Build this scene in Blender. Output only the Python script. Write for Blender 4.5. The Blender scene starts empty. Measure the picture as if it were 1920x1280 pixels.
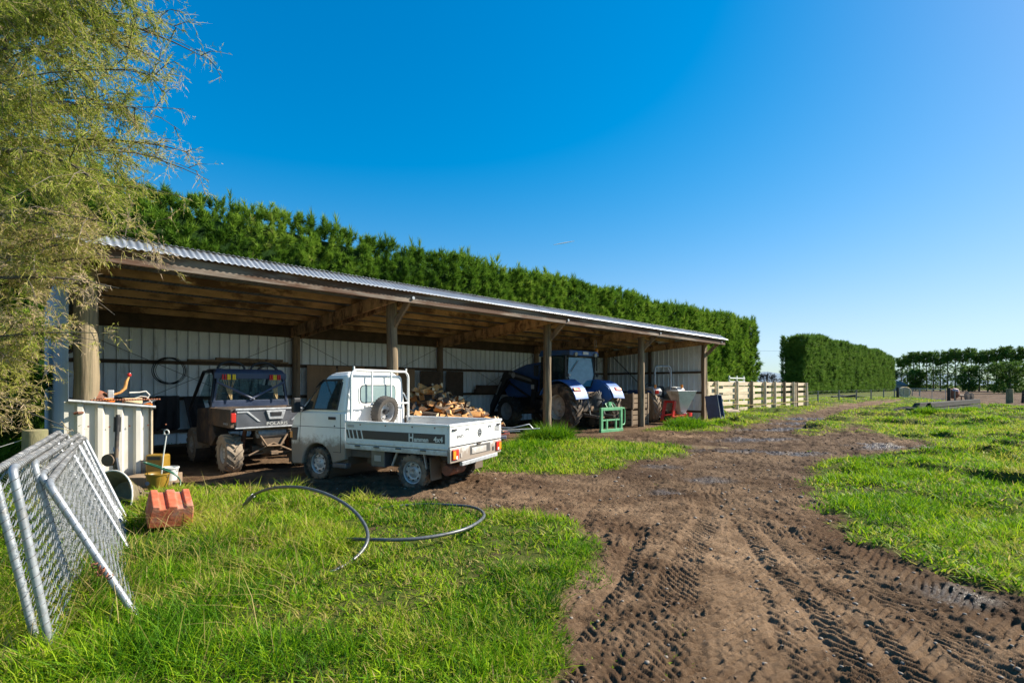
import bpy, bmesh, math, random
import numpy as np
from mathutils import Vector, Matrix, noise as mnoise
random.seed(7); RS = np.random.RandomState(11)
S = bpy.context.scene
C = S.collection
R = math.radians
CAMH = 1.535; FPX = 960.0; HY = 722.0
def U(x, y, z=0.0):
    "world point at height z seen at photo pixel (x, y)"
    Y = FPX*(CAMH-z)/(y-HY); return Vector(((x-960)/FPX*Y, Y, z))
def UZ(x, y, Y):
    "world point at depth Y seen at photo pixel (x, y)"
    return Vector(((x-960)/FPX*Y, Y, CAMH-(y-HY)/FPX*Y))
Q = math.sqrt(.5)
def SD(s, d, z=0.0): return Vector(((s-d)*Q, (s+d)*Q, z))
# ---------------------------------------------------------------- sun
SUN_AZ, SUN_EL = 75.0, 37.0
SUNV = Vector((math.sin(R(SUN_AZ))*math.cos(R(SUN_EL)), math.cos(R(SUN_AZ))*math.cos(R(SUN_EL)), math.sin(R(SUN_EL))))
# ---------------------------------------------------------------- tagging
def tag(o, label=None, cat=None, group=None, kind=None):
    if label: o['label'] = label
    if cat: o['category'] = cat
    if group: o['group'] = group
    if kind: o['kind'] = kind
    return o
def empty(name, label, cat, loc=(0,0,0), rz=0, group=None):
    o = bpy.data.objects.new(name, None); C.objects.link(o)
    o.location = loc; o.rotation_euler = (0,0,rz); o.empty_display_size = .2
    return tag(o, label, cat, group)
# ---------------------------------------------------------------- mesh builder
class MB:
    def __init__(s): s.v = []; s.f = []; s.m = []; s.mi = 0
    def add(s, vs, fs):
        o = len(s.v); s.v += [tuple(v) for v in vs]
        for f in fs: s.f.append(tuple(i+o for i in f)); s.m.append(s.mi)
        return s
    def box(s, x0, x1, y0, y1, z0, z1, M=None):
        vs = [Vector((x,y,z)) for z in (z0,z1) for y in (y0,y1) for x in (x0,x1)]
        if M is not None: vs = [M @ v for v in vs]
        return s.add(vs, [(0,2,3,1),(4,5,7,6),(0,1,5,4),(2,6,7,3),(0,4,6,2),(1,3,7,5)])
    def hexa(s, b, t):
        "b, t: four bottom and four top corners in the same turning order"
        return s.add(list(b)+list(t), [(3,2,1,0),(4,5,6,7),(0,1,5,4),(1,2,6,5),(2,3,7,6),(3,0,4,7)])
    def beam(s, p0, p1, w, h, up=(0,0,1)):
        p0 = Vector(p0); p1 = Vector(p1); d = (p1-p0).normalized(); u = Vector(up)
        a = d.cross(u)
        if a.length < 1e-4: a = d.cross(Vector((1,0,0)))
        a.normalize(); u = a.cross(d).normalized(); a *= w/2; u *= h/2
        return s.hexa([p0-a-u, p0+a-u, p0+a+u, p0-a+u], [p1-a-u, p1+a-u, p1+a+u, p1-a+u])
    def tube(s, pts, r, n=8, close=False, caps=True):
        pts = [Vector(p) for p in pts]; k = len(pts)
        rs = r if hasattr(r, '__len__') else [r]*k
        vs = []; N = None
        for i, p in enumerate(pts):
            if close: t = pts[(i+1) % k]-pts[i-1]
            else: t = pts[min(i+1,k-1)]-pts[max(i-1,0)]
            if t.length < 1e-9: t = Vector((0,0,1))
            t.normalize()
            if N is None:
                N = t.orthogonal().normalized()
            else:
                N = N-t*N.dot(t)
                N = N.normalized() if N.length > 1e-6 else t.orthogonal().normalized()
            B = t.cross(N)
            for j in range(n):
                a = 2*math.pi*j/n
                vs.append(p+(N*math.cos(a)+B*math.sin(a))*rs[i])
        fs = []
        for i in range(k if close else k-1):
            i2 = (i+1) % k
            for j in range(n):
                j2 = (j+1) % n
                fs.append((i*n+j, i*n+j2, i2*n+j2, i2*n+j))
        if caps and not close:
            fs.append(tuple(range(n-1,-1,-1))); fs.append(tuple((k-1)*n+j for j in range(n)))
        return s.add(vs, fs)
    def lathe(s, prof, o, ax, n=24, a0=0.0, a1=2*math.pi):
        "prof: list of (radius, height along ax); closed round unless a1-a0 < 2 pi"
        ax = Vector(ax).normalized(); o = Vector(o); N = ax.orthogonal().normalized()
        if abs(ax.y) > .9: N = Vector((1,0,0))
        B = ax.cross(N); full = abs(a1-a0-2*math.pi) < 1e-6
        k = n if full else n+1; vs = []
        for i in range(k):
            a = a0+(a1-a0)*i/n; dr = N*math.cos(a)+B*math.sin(a)
            for r, h in prof: vs.append(o+ax*h+dr*r)
        m = len(prof); fs = []
        for i in range(n):
            i2 = (i+1) % k
            for j in range(m-1):
                fs.append((i*m+j, i2*m+j, i2*m+j+1, i*m+j+1))
        return s.add(vs, fs)
    def cyl(s, p0, p1, r0, r1=None, n=12): return s.tube([p0,p1], [r0, r0 if r1 is None else r1], n)
    def prism(s, poly, fn, t0, t1):
        n = len(poly)
        vs = [fn(u,v,t0) for u,v in poly]+[fn(u,v,t1) for u,v in poly]
        fs = [tuple(range(n-1,-1,-1)), tuple(range(n,2*n))]+[(i,(i+1)%n,n+(i+1)%n,n+i) for i in range(n)]
        return s.add(vs, fs)
    def build(s, name, mats, parent=None, smooth=None, bevel=0, seg=2, recalc=True):
        me = bpy.data.meshes.new(name); me.from_pydata(s.v, [], s.f)
        if not isinstance(mats, (list,tuple)): mats = [mats]
        for m in mats: me.materials.append(m)
        if len(mats) > 1: me.polygons.foreach_set('material_index', s.m)
        if recalc:
            bm = bmesh.new(); bm.from_mesh(me); bmesh.ops.recalc_face_normals(bm, faces=bm.faces[:]); bm.to_mesh(me); bm.free()
        if smooth:
            me.polygons.foreach_set('use_smooth', [True]*len(me.polygons))
            me.set_sharp_from_angle(angle=R(smooth))
        o = bpy.data.objects.new(name, me); C.objects.link(o)
        if parent: o.parent = parent
        if bevel:
            b = o.modifiers.new('bevel','BEVEL'); b.width = bevel; b.segments = seg; b.limit_method = 'ANGLE'; b.angle_limit = R(35)
            b.harden_normals = False
        return o
def xz(y0=0): return lambda u,v,t: (u,t,v)
def text(st, size, m, parent, M, name='lettering', ext=.0015, sx=1.0, align='LEFT', bold=0.0):
    cu = bpy.data.curves.new('t','FONT'); cu.body = st; cu.size = size; cu.extrude = ext; cu.align_x = align; cu.offset = bold; cu.resolution_u = 3
    to = bpy.data.objects.new('t', cu); C.objects.link(to)
    dg = bpy.context.evaluated_depsgraph_get(); me = bpy.data.meshes.new_from_object(to.evaluated_get(dg))
    bpy.data.objects.remove(to); me.name = name
    me.transform(M @ Matrix.Diagonal((sx,1,1,1))); me.materials.clear(); me.materials.append(m)
    o = bpy.data.objects.new(name, me); C.objects.link(o); o.parent = parent
    return o
def frame3(o, x, y):
    x = Vector(x).normalized(); y = Vector(y).normalized(); z = x.cross(y).normalized(); y = z.cross(x)
    M = Matrix.Identity(4)
    for i in range(3): M[i][0]=x[i]; M[i][1]=y[i]; M[i][2]=z[i]; M[i][3]=o[i]
    return M
# numpy: copies of a small template baked in one mesh
def np_mesh(name, verts, loops, sizes, mat, parent=None, attr=None, smooth=False):
    me = bpy.data.meshes.new(name)
    me.vertices.add(len(verts)); me.vertices.foreach_set('co', np.ascontiguousarray(verts, dtype=np.float32).ravel())
    me.loops.add(len(loops)); me.loops.foreach_set('vertex_index', np.ascontiguousarray(loops, dtype=np.int32))
    me.polygons.add(len(sizes)); st = np.zeros(len(sizes), np.int32); st[1:] = np.cumsum(sizes)[:-1]
    me.polygons.foreach_set('loop_start', st)
    try: me.polygons.foreach_set('loop_total', np.asarray(sizes, np.int32))
    except Exception: pass
    me.update(calc_edges=True)
    if smooth: me.polygons.foreach_set('use_smooth', np.ones(len(sizes), bool))
    for k, a in (attr or {}).items():
        at = me.attributes.new(k, 'FLOAT', 'POINT'); at.data.foreach_set('value', np.ascontiguousarray(a, dtype=np.float32))
    me.materials.append(mat)
    o = bpy.data.objects.new(name, me); C.objects.link(o)
    if parent: o.parent = parent
    return o
def blades(P, D, SIDE, L, W, bend, tint, mid=.5, taper=.75):
    "leaf blades: root P, unit direction D, unit side SIDE, length L, half width W, bend vector at the tip"
    n = len(P); L = L[:,None]; W = W[:,None]
    m = P+D*L*mid+bend*(mid*mid); t = P+D*L+bend
    V = np.stack([P-SIDE*W, P+SIDE*W, m-SIDE*W*taper, m+SIDE*W*taper, t], 1).reshape(-1,3)
    b = (np.arange(n)*5)[:,None]
    lo = np.concatenate([b+np.array([0,1,3,2]), b+np.array([2,3,4])], 1).ravel()
    sz = np.tile(np.array([4,3]), n)
    return V, lo, sz, np.repeat(tint, 5)
def unit(a): return a/np.maximum(np.linalg.norm(a, axis=1, keepdims=True), 1e-9)
def rdir(n, zlo=-1.0):
    z = RS.uniform(zlo,1,n); a = RS.uniform(0,2*np.pi,n); r = np.sqrt(1-z*z)
    return np.stack([r*np.cos(a), r*np.sin(a), z], 1)
# value noise in numpy
def vn(x, y, seed=0):
    xi = np.floor(x).astype(np.int64); yi = np.floor(y).astype(np.int64); fx = x-xi; fy = y-yi
    fx = fx*fx*(3-2*fx); fy = fy*fy*(3-2*fy)
    def h(a, b):
        n = (a*374761393+b*668265263+seed*1274126177) & 0xffffffff
        n = ((n ^ (n >> 13))*1274126177) & 0xffffffff
        return ((n ^ (n >> 16)) & 0xffff)/65535.0
    return (h(xi,yi)*(1-fx)+h(xi+1,yi)*fx)*(1-fy)+(h(xi,yi+1)*(1-fx)+h(xi+1,yi+1)*fx)*fy
def fbm(x, y, oct=4, seed=0, gain=.5):
    a = 1.0; s = 0; t = 0
    for i in range(oct):
        s = s+a*vn(x*2**i+i*17.3, y*2**i+i*9.1, seed+i); t += a; a *= gain
    return s/t
def sstep(a, b, x):
    t = np.clip((x-a)/(b-a), 0, 1); return t*t*(3-2*t)
# ---------------------------------------------------------------- materials
def nodes(name):
    m = bpy.data.materials.new(name); m.use_nodes = True; nt = m.node_tree
    b = nt.nodes.get('Principled BSDF'); return m, nt, b
def nd(nt, typ, **kw):
    n = nt.nodes.new(typ)
    for k, v in kw.items():
        if k.startswith('i_'): n.inputs[k[2:].replace('_',' ')].default_value = v
        else: setattr(n, k, v)
    return n
def c4(c): return (c[0],c[1],c[2],1)
def mix(nt, a, b, f):
    n = nd(nt,'ShaderNodeMix', data_type='RGBA')
    for sock, val in ((6,a),(7,b)):
        if hasattr(val,'links') or hasattr(val,'is_linked'): nt.links.new(val, n.inputs[sock])
        else: n.inputs[sock].default_value = c4(val)
    if hasattr(f,'is_linked'): nt.links.new(f, n.inputs[0])
    else: n.inputs[0].default_value = f
    return n.outputs[2]
def ramp(nt, fac, lo, hi, v0=0.0, v1=1.0):
    n = nd(nt,'ShaderNodeMapRange', interpolation_type='SMOOTHSTEP'); nt.links.new(fac, n.inputs[0])
    n.inputs[1].default_value = lo; n.inputs[2].default_value = hi; n.inputs[3].default_value = v0; n.inputs[4].default_value = v1
    return n.outputs[0]
def math2(nt, op, a, b):
    n = nd(nt,'ShaderNodeMath', operation=op)
    for i, v in enumerate((a,b)):
        if hasattr(v,'is_linked'): nt.links.new(v, n.inputs[i])
        else: n.inputs[i].default_value = v
    return n.outputs[0]
def mat(name, col, rough=.6, metal=0.0, var=.2, sc=5.0, col2=None, c2=(.5,.7), c2sc=None, stretch=(1,1,1), dirt=None, bump=0.0, bsc=None, spec=None, coat=0.0, alpha=None):
    """base colour with noise variation; col2: second colour in patches; dirt=(z_full, z_none, colour, strength): mud by world height"""
    m, nt, b = nodes(name)
    tc = nd(nt,'ShaderNodeTexCoord'); mp = nd(nt,'ShaderNodeMapping'); mp.inputs['Scale'].default_value = stretch
    nt.links.new(tc.outputs['Object'], mp.inputs['Vector'])
    n1 = nd(nt,'ShaderNodeTexNoise', i_Scale=sc, i_Detail=6.0, i_Roughness=.65); nt.links.new(mp.outputs[0], n1.inputs['Vector'])
    f = ramp(nt, n1.outputs['Fac'], .3, .7)
    lo = [c*(1-var) for c in col]; hi = [min(1,c*(1+var)) for c in col]
    c = mix(nt, lo, hi, f)
    if col2 is not None:
        n2 = nd(nt,'ShaderNodeTexNoise', i_Scale=c2sc or sc*.6, i_Detail=8.0, i_Roughness=.7); nt.links.new(mp.outputs[0], n2.inputs['Vector'])
        c = mix(nt, c, col2, ramp(nt, n2.outputs['Fac'], c2[0], c2[1]))
    rg = ramp(nt, n1.outputs['Fac'], .25, .75, max(0,rough-.08), min(1,rough+.08))
    if dirt:
        g = nd(nt,'ShaderNodeNewGeometry'); sp = nd(nt,'ShaderNodeSeparateXYZ'); nt.links.new(g.outputs['Position'], sp.inputs[0])
        n3 = nd(nt,'ShaderNodeTexNoise', i_Scale=9.0, i_Detail=9.0, i_Roughness=.75); nt.links.new(g.outputs['Position'], n3.inputs['Vector'])
        hz = ramp(nt, sp.outputs[2], dirt[0], dirt[1], 1.0, 0.0)
        t = math2(nt,'ADD', hz, n3.outputs['Fac'])
        fd = math2(nt,'MULTIPLY', ramp(nt, t, .72, 1.15), dirt[3] if len(dirt) > 3 else .9)
        c = mix(nt, c, dirt[2], fd)
        rg = math2(nt,'MAXIMUM', rg, math2(nt,'MULTIPLY', fd, .9))
    nt.links.new(c, b.inputs['Base Color']); nt.links.new(rg, b.inputs['Roughness'])
    b.inputs['Metallic'].default_value = metal
    if coat: b.inputs['Coat Weight'].default_value = coat
    if spec is not None: b.inputs['Specular IOR Level'].default_value = spec
    if bump:
        nb = nd(nt,'ShaderNodeTexNoise', i_Scale=bsc or sc*4, i_Detail=6.0); nt.links.new(mp.outputs[0], nb.inputs['Vector'])
        bp = nd(nt,'ShaderNodeBump', i_Strength=min(1,bump), i_Distance=.02); nt.links.new(nb.outputs['Fac'], bp.inputs['Height']); nt.links.new(bp.outputs[0], b.inputs['Normal'])
    return m
def tintmat(name, stops, rough=.6, trans=.3, attr='tint', spec=.3):
    "colour from a per-leaf random attribute, part of the light passing through"
    m, nt, b = nodes(name)
    a = nd(nt,'ShaderNodeAttribute', attribute_name=attr); cr = nd(nt,'ShaderNodeValToRGB')
    while len(cr.color_ramp.elements) < len(stops): cr.color_ramp.elements.new(.5)
    for e, (p, c) in zip(cr.color_ramp.elements, stops): e.position = p; e.color = c4(c)
    nt.links.new(a.outputs['Fac'], cr.inputs[0]); nt.links.new(cr.outputs[0], b.inputs['Base Color'])
    b.inputs['Roughness'].default_value = rough; b.inputs['Specular IOR Level'].default_value = spec
    if trans:
        t = nd(nt,'ShaderNodeBsdfTranslucent'); nt.links.new(cr.outputs[0], t.inputs[0]); mx = nd(nt,'ShaderNodeMixShader'); mx.inputs[0].default_value = trans
        nt.links.new(b.outputs[0], mx.inputs[1]); nt.links.new(t.outputs[0], mx.inputs[2]); nt.links.new(mx.outputs[0], nt.nodes['Material Output'].inputs[0])
    return m
MUD = (.19,.125,.075)
M = {}
M['white_paint'] = mat('white_paint', (.80,.79,.76), .32, var=.04, sc=3, col2=(.62,.60,.55), c2=(.58,.8), dirt=(.28,.95,MUD,.85), coat=.3)
M['white_tray'] = mat('white_tray', (.72,.72,.69), .4, var=.05, sc=4, col2=(.55,.52,.46), c2=(.55,.75), dirt=(.3,.85,MUD,.6))
M['bed_liner'] = mat('bed_liner', (.25,.22,.19), .8, var=.3, sc=6)
M['black_plastic'] = mat('black_plastic', (.018,.018,.02), .5, var=.3, sc=8, dirt=(.1,.8,(.16,.11,.07),.7))
M['black_trim'] = mat('black_trim', (.03,.03,.032), .45, var=.2)
M['decal'] = mat('decal', (.03,.03,.035), .4, var=.15)
M['rubber'] = mat('rubber', (.035,.033,.032), .85, var=.3, sc=10, dirt=(.0,.9,(.16,.115,.075),.85), bump=.3)
M['clean_rubber'] = mat('clean_rubber', (.07,.06,.05), .85, var=.3, sc=10, bump=.2)
M['muddy_rubber'] = mat('muddy_rubber', (.05,.042,.035), .9, var=.3, sc=6, col2=(.24,.17,.115), c2=(.42,.6), bump=.4)
M['dry_mud_rubber'] = mat('dry_mud_rubber', (.30,.235,.17), .95, var=.2, sc=6, col2=(.14,.1,.07), c2=(.55,.75), bump=.4)
M['rim'] = mat('rim', (.50,.50,.50), .45, metal=.4, var=.15, sc=8, col2=(.22,.16,.11), c2=(.5,.75))
M['rim_dusty'] = mat('rim_dusty', (.62,.58,.52), .6, var=.15, sc=5, col2=(.38,.29,.2), c2=(.45,.7))
M['dark_steel'] = mat('dark_steel', (.03,.03,.032), .6, metal=.3, var=.3, sc=6, dirt=(.2,1.1,(.17,.12,.08),.8))
M['chassis'] = mat('chassis', (.10,.095,.09), .7, metal=.2, var=.3, sc=6, dirt=(.1,.7,MUD,.7))
M['galv'] = mat('galv', (.33,.35,.37), .45, metal=.45, var=.2, sc=12, col2=(.24,.22,.20), c2=(.5,.75))
M['galv_rough'] = mat('galv_rough', (.45,.46,.47), .5, metal=.4, var=.2, sc=14, col2=(.36,.29,.22), c2=(.62,.8))
M['wire'] = mat('wire', (.46,.46,.45), .45, metal=.4, var=.2, sc=20)
M['tail_red'] = mat('tail_red', (.55,.03,.02), .2, var=.1)
M['amber'] = mat('amber', (.75,.25,.02), .25, var=.1)
M['tail_clear'] = mat('tail_clear', (.7,.7,.7), .2, var=.05)
def glass(name, col, rough=.03, al=.35):
    m, nt, b = nodes(name)
    b.inputs['Base Color'].default_value = c4(col); b.inputs['Roughness'].default_value = rough; b.inputs['IOR'].default_value = 1.52
    b.inputs['Specular IOR Level'].default_value = .8
    tr = nd(nt,'ShaderNodeBsdfTransparent'); tr.inputs[0].default_value = (.75,.85,.85,1); mx = nd(nt,'ShaderNodeMixShader'); mx.inputs[0].default_value = al
    n = nd(nt,'ShaderNodeTexNoise', i_Scale=6.0, i_Detail=5.0)
    nt.links.new(ramp(nt, n.outputs['Fac'], .4, .8, max(0,al-.06), min(1,al+.12)), mx.inputs[0])
    nt.links.new(tr.outputs[0], mx.inputs[1]); nt.links.new(b.outputs[0], mx.inputs[2]); nt.links.new(mx.outputs[0], nt.nodes['Material Output'].inputs[0])
    return m
M['glass_dark'] = glass('glass_dark', (.015,.02,.02), .02, .92)
M['glass'] = glass('glass', (.10,.14,.14), .05, .55)
M['glass_tint'] = glass('glass_tint', (.02,.05,.06), .04, .6)
M['wood_old'] = mat('wood_old', (.25,.175,.11), .85, var=.35, sc=3, stretch=(1,1,.12), col2=(.09,.065,.045), c2=(.5,.7), c2sc=5, bump=.5, bsc=14)
M['wood_post'] = mat('wood_post', (.215,.155,.09), .85, var=.4, sc=9, stretch=(1,1,.06), col2=(.075,.055,.038), c2=(.48,.66), c2sc=12, bump=.8, bsc=22)
M['wood_beam'] = mat('wood_beam', (.50,.30,.15), .85, var=.35, sc=4, stretch=(.3,1,.6), col2=(.16,.085,.045), c2=(.48,.6), c2sc=3.5, bump=.4, bsc=14)
M['wood_fascia'] = mat('wood_fascia', (.20,.16,.125), .85, var=.4, sc=5, stretch=(.12,1,1), col2=(.085,.040,.02), c2=(.42,.54), c2sc=3, bump=.4, bsc=14)
M['wood_post_pale'] = mat('wood_post_pale', (.26,.20,.12), .85, var=.35, sc=7, stretch=(1,1,.06), col2=(.13,.11,.06), c2=(.48,.64), c2sc=9, bump=.7, bsc=20)
M['wood_pale'] = mat('wood_pale', (.56,.45,.30), .8, var=.2, sc=4, stretch=(.2,.2,1), col2=(.38,.29,.19), c2=(.55,.75), bump=.3, bsc=14)
M['plywood'] = mat('plywood', (.32,.20,.115), .8, var=.25, sc=2, stretch=(1,1,.3), col2=(.14,.09,.055), c2=(.5,.75))
M['wood_grey'] = mat('wood_grey', (.030,.027,.023), .95, var=.45, sc=4, stretch=(.15,1,1), col2=(.085,.075,.06), c2=(.55,.7), c2sc=6, bump=.6, bsc=12)
M['wood_dark'] = mat('wood_dark', (.09,.06,.04), .9, var=.3, sc=4)
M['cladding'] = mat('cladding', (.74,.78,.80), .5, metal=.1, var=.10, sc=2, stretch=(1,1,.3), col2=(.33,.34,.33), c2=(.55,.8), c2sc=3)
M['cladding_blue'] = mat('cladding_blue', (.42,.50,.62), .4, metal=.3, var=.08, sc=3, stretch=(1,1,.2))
M['roof_iron'] = mat('roof_iron', (.30,.325,.36), .45, metal=.4, var=.12, sc=3, col2=(.42,.40,.38), c2=(.55,.8))
M['cream_panel'] = mat('cream_panel', (.60,.57,.50), .5, var=.07, sc=4, stretch=(1,1,.3), col2=(.55,.48,.38), c2=(.6,.8), dirt=(.0,.35,MUD,.6))
M['brick_red'] = mat('brick_red', (.46,.105,.045), .8, var=.25, sc=6, col2=(.32,.17,.12), c2=(.45,.65), bump=.2)
M['yellow'] = mat('yellow', (.25,.145,.015), .45, var=.15, sc=5, col2=(.35,.22,.05), c2=(.55,.75))  # darkened yellow: shade on the bucket and can is in the colour
M['orange'] = mat('orange', (.85,.20,.02), .4, var=.1)
M['bright_red'] = mat('bright_red', (.6,.02,.015), .4, var=.15, col2=(.3,.05,.03), c2=(.6,.8))
M['bright_yellow'] = mat('bright_yellow', (.85,.6,.02), .4, var=.1)
M['poly_pipe'] = mat('poly_pipe', (.07,.075,.08), .42, var=.3, sc=20, spec=.8)
M['green_hose'] = mat('green_hose', (.02,.10,.055), .4, var=.2)
M['tractor_blue'] = mat('tractor_blue', (.045,.145,.42), .5, var=.12, sc=3, col2=(.09,.13,.21), c2=(.45,.68), coat=.0, dirt=(.5,1.5,(.25,.2,.15),.5))
M['tractor_navy'] = mat('tractor_navy', (.045,.12,.36), .35, var=.15, sc=4, coat=.2)
M['green_paint'] = mat('green_paint', (.12,.36,.17), .5, var=.15, sc=5, col2=(.25,.24,.17), c2=(.6,.78))
M['grey_paint'] = mat('grey_paint', (.52,.52,.50), .5, var=.12, sc=5, col2=(.3,.27,.23), c2=(.5,.75))
M['hopper'] = mat('hopper', (.62,.60,.55), .5, metal=.1, var=.1, sc=3, col2=(.36,.31,.24), c2=(.5,.7))
M['bin_blue'] = mat('bin_blue', (.02,.04,.10), .45, var=.2, sc=4)
M['sticker'] = mat('sticker', (.6,.6,.6), .5, var=.15, sc=60)
M['seat_grey'] = mat('seat_grey', (.20,.20,.20), .8, var=.15)
M['gun_metal'] = mat('gun_metal', (.13,.135,.15), .35, metal=.35, var=.2, sc=4, col2=(.22,.2,.18), c2=(.55,.75))
M['navy_plastic'] = mat('navy_plastic', (.035,.048,.085), .4, var=.2, sc=4, col2=(.07,.08,.10), c2=(.55,.8))
M['muddy_plastic'] = mat('muddy_plastic', (.05,.04,.033), .7, var=.3, sc=5, col2=(.16,.10,.06), c2=(.45,.65))
M['cloth_dark'] = mat('cloth_dark', (.035,.032,.035), .9, var=.3, sc=5)
M['bark'] = mat('bark', (.10,.07,.05), .95, var=.35, sc=10, bump=.6)
M['split_wood'] = mat('split_wood', (.68,.34,.11), .8, var=.3, sc=6, stretch=(1,1,1), col2=(.35,.15,.06), c2=(.5,.7), bump=.3)
M['log_end'] = mat('log_end', (.62,.46,.28), .8, var=.2, sc=8)
M['moss_post'] = mat('moss_post', (.22,.19,.10), .9, var=.3, sc=6, stretch=(1,1,.3), col2=(.12,.13,.05), c2=(.45,.65), bump=.6)
M['trunk'] = mat('trunk', (.12,.10,.075), .95, var=.3, sc=8, bump=.5)
M['rust'] = mat('rust', (.25,.09,.045), .85, var=.3, sc=8, col2=(.12,.06,.04), c2=(.45,.65))
M['brown_mud'] = mat('brown_mud', (.24,.16,.10), .9, var=.3, sc=10)
M['white_plastic'] = mat('white_plastic', (.62,.62,.58), .4, var=.08)
M['straw'] = mat('straw', (.50,.36,.17), .95, var=.3, sc=12, bump=.5)
M['stone'] = mat('stone', (.20,.165,.13), .8, var=.25, sc=8)
# ================================================================ ground
def poly_px(pts): return np.array([U(x,y)[:2] for x,y in pts])
P_MUD = np.concatenate([poly_px([(860,1640),(915,1330),(985,1240),(1040,1150),(1085,1100),(1108,1060),(1095,1020),(1030,985),(960,972),(885,964),(760,952),(690,945),(600,926),(480,915),(350,915),(300,905)]),
    np.array([SD(1.0,9.2)[:2], SD(1.2,10.4)[:2], SD(22.4,10.4)[:2], SD(22.6,8.6)[:2]]),
    poly_px([(1215,797),(1225,808),(1350,808),(1400,799),(1440,787),(1500,772),(1560,761),(1640,751),(1690,749),(1700,752),(1650,764),(1610,778),(1600,795),(1640,812),(1700,824),(1790,832),(1800,845),(1700,856),(1570,864),(1515,880),(1530,910),(1580,965),(1640,1025),(1720,1065),(1830,1100),(1945,1135),(2300,1330),(3100,1640)])])
P_SHED = np.array([SD(s,d)[:2] for s,d in ((.6,9.0),(.6,15.6),(22.6,15.6),(22.6,9.6),(16,9.4),(11,9.0),(5,8.6))])
G_ISL = [poly_px([(905,886),(918,862),(945,842),(985,815),(1070,815),(1120,826),(1200,829),(1272,842),(1278,852),(1200,870),(1130,886),(1060,893),(1000,886),(950,885)]),
         poly_px([(1215,808),(1222,797),(1290,790),(1400,786),(1455,779),(1452,783),(1420,792),(1350,807),(1280,808)]),
         poly_px([(1525,803),(1570,786),(1620,770),(1668,759),(1640,770),(1606,782),(1590,798),(1560,812),(1525,815)])]
P_PADDOCK = np.array([(24.,26),(41.5,48.),(52,62),(72,88),(90,115),(170,150),(170,60),(60,28)])
P_PADDOCK = np.array([(33.,36.5),(41.0,49.5),(53,67),(80,104),(112,150),(220,170),(200,90),(80,40)])
def seg_dist(X, Y, poly):
    d = np.full(X.shape, 1e9); n = len(poly); ins = np.zeros(X.shape, bool)
    for i in range(n):
        ax, ay = poly[i]; bx, by = poly[(i+1) % n]; dx, dy = bx-ax, by-ay; L2 = dx*dx+dy*dy+1e-12
        t = np.clip(((X-ax)*dx+(Y-ay)*dy)/L2, 0, 1)
        d = np.minimum(d, (X-ax-t*dx)**2+(Y-ay-t*dy)**2)
        c = ((ay > Y) != (by > Y)); xx = ax+(Y-ay)*dx/(dy if abs(dy) > 1e-12 else 1e-12)
        ins ^= c & (X < xx)
    d = np.sqrt(d); return np.where(ins, d, -d)
def grass_amount(X, Y):
    "0 bare earth .. 1 grass, world coordinates"
    sc = np.clip(Y*.05, .12, 1.0)
    nz = ((fbm(X*1.7, Y*1.7, 4, 3)-.5)*1.3+(fbm(X*.8, Y*.8, 2, 5)-.5)*.9)*np.clip(Y*.12, .5, 1.6)+(fbm(X*7, Y*7, 2, 9)-.5)*.22
    m = sstep(-.22, .16, (-seg_dist(X,Y,P_MUD)+nz*.6)/np.clip(Y*.12,.6,3))
    for g in G_ISL: m = np.maximum(m, sstep(-.2, .16, (seg_dist(X,Y,g)+nz*.6)/np.clip(Y*.12,.6,3)))
    m *= 1-sstep(-.25, .15, seg_dist(X,Y,P_SHED)+nz*.3)
    m *= 1-sstep(-.8, .4, seg_dist(X,Y,P_PADDOCK)+nz)
    return m
TRACKS = [([(1500,1330),(1430,1150),(1385,1050),(1345,985),(1315,945)], .34), ([(1275,1330),(1325,1150),(1345,1050),(1348,985),(1340,930)], .36),
          ([(1640,1330),(1540,1160),(1455,1060),(1395,985),(1350,950)], .34), ([(1085,1000),(1110,960),(1135,925),(1150,895)], .30),
          ([(1150,1330),(1235,1150),(1290,1060),(1320,1000),(1330,960)], .34), ([(1960,1240),(1790,1135),(1660,1062),(1560,1000),(1500,950)], .30),
          ([(1390,1330),(1378,1200),(1368,1080),(1362,1000)], .30), ([(1800,1330),(1680,1200),(1560,1090),(1480,1010)], .28),
          ([(700,935),(800,930),(950,940),(1100,920),(1300,880)], .22), ([(1010,1330),(1080,1190),(1150,1090),(1190,1020)], .26), ([(1555,1330),(1470,1150),(1408,1050),(1365,985)], .3), ([(1220,1330),(1285,1150),(1318,1050),(1335,985),(1325,920)], .3), ([(1720,1330),(1600,1170),(1500,1075),(1430,1000)], .3), ([(1445,1330),(1405,1190),(1380,1090),(1355,1000)], .32), ([(1180,1330),(1262,1140),(1305,1040),(1328,975),(1335,925)], .3), ([(1600,1330),(1500,1150),(1425,1055),(1372,985),(1340,935)], .3), ([(1880,1310),(1745,1190),(1630,1105),(1520,1020)], .28)]
WET = [(1290,838,1.6,.9),(1440,805,2.6,1.6),(1370,845,2.0,.9),(1470,795,3.2,1.8),(1250,925,.5,.5),(1500,785,3,2),(1640,838,2.2,1.4),(1740,842,2.5,1.5),(1410,825,2.4,.8),(1350,815,1.6,.6),(1480,850,1.6,.8),(1330,900,.8,.5),(1230,875,.9,.5),(1800,1120,.5,.4),(1160,800,.9,.6),(1120,812,.9,.5)]
PUDDLE_C = U(1290,832)
def wet_amount(X, Y):
    w = np.zeros(X.shape)
    for x, y, rx, ry in WET:
        p = U(x,y); q = ((X-p.x)/rx)**2+((Y-p.y)/ry)**2
        w = np.maximum(w, np.exp(-q))
    damp = .62*sstep(4.5,9,Y)*sstep(45,25,Y)*sstep(.25,.6,fbm(X*.6,Y*.6,3,23)+.1)
    return np.maximum(w*sstep(.32,.6,fbm(X*1.3,Y*2.0,4,21)+.12), damp)
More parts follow.
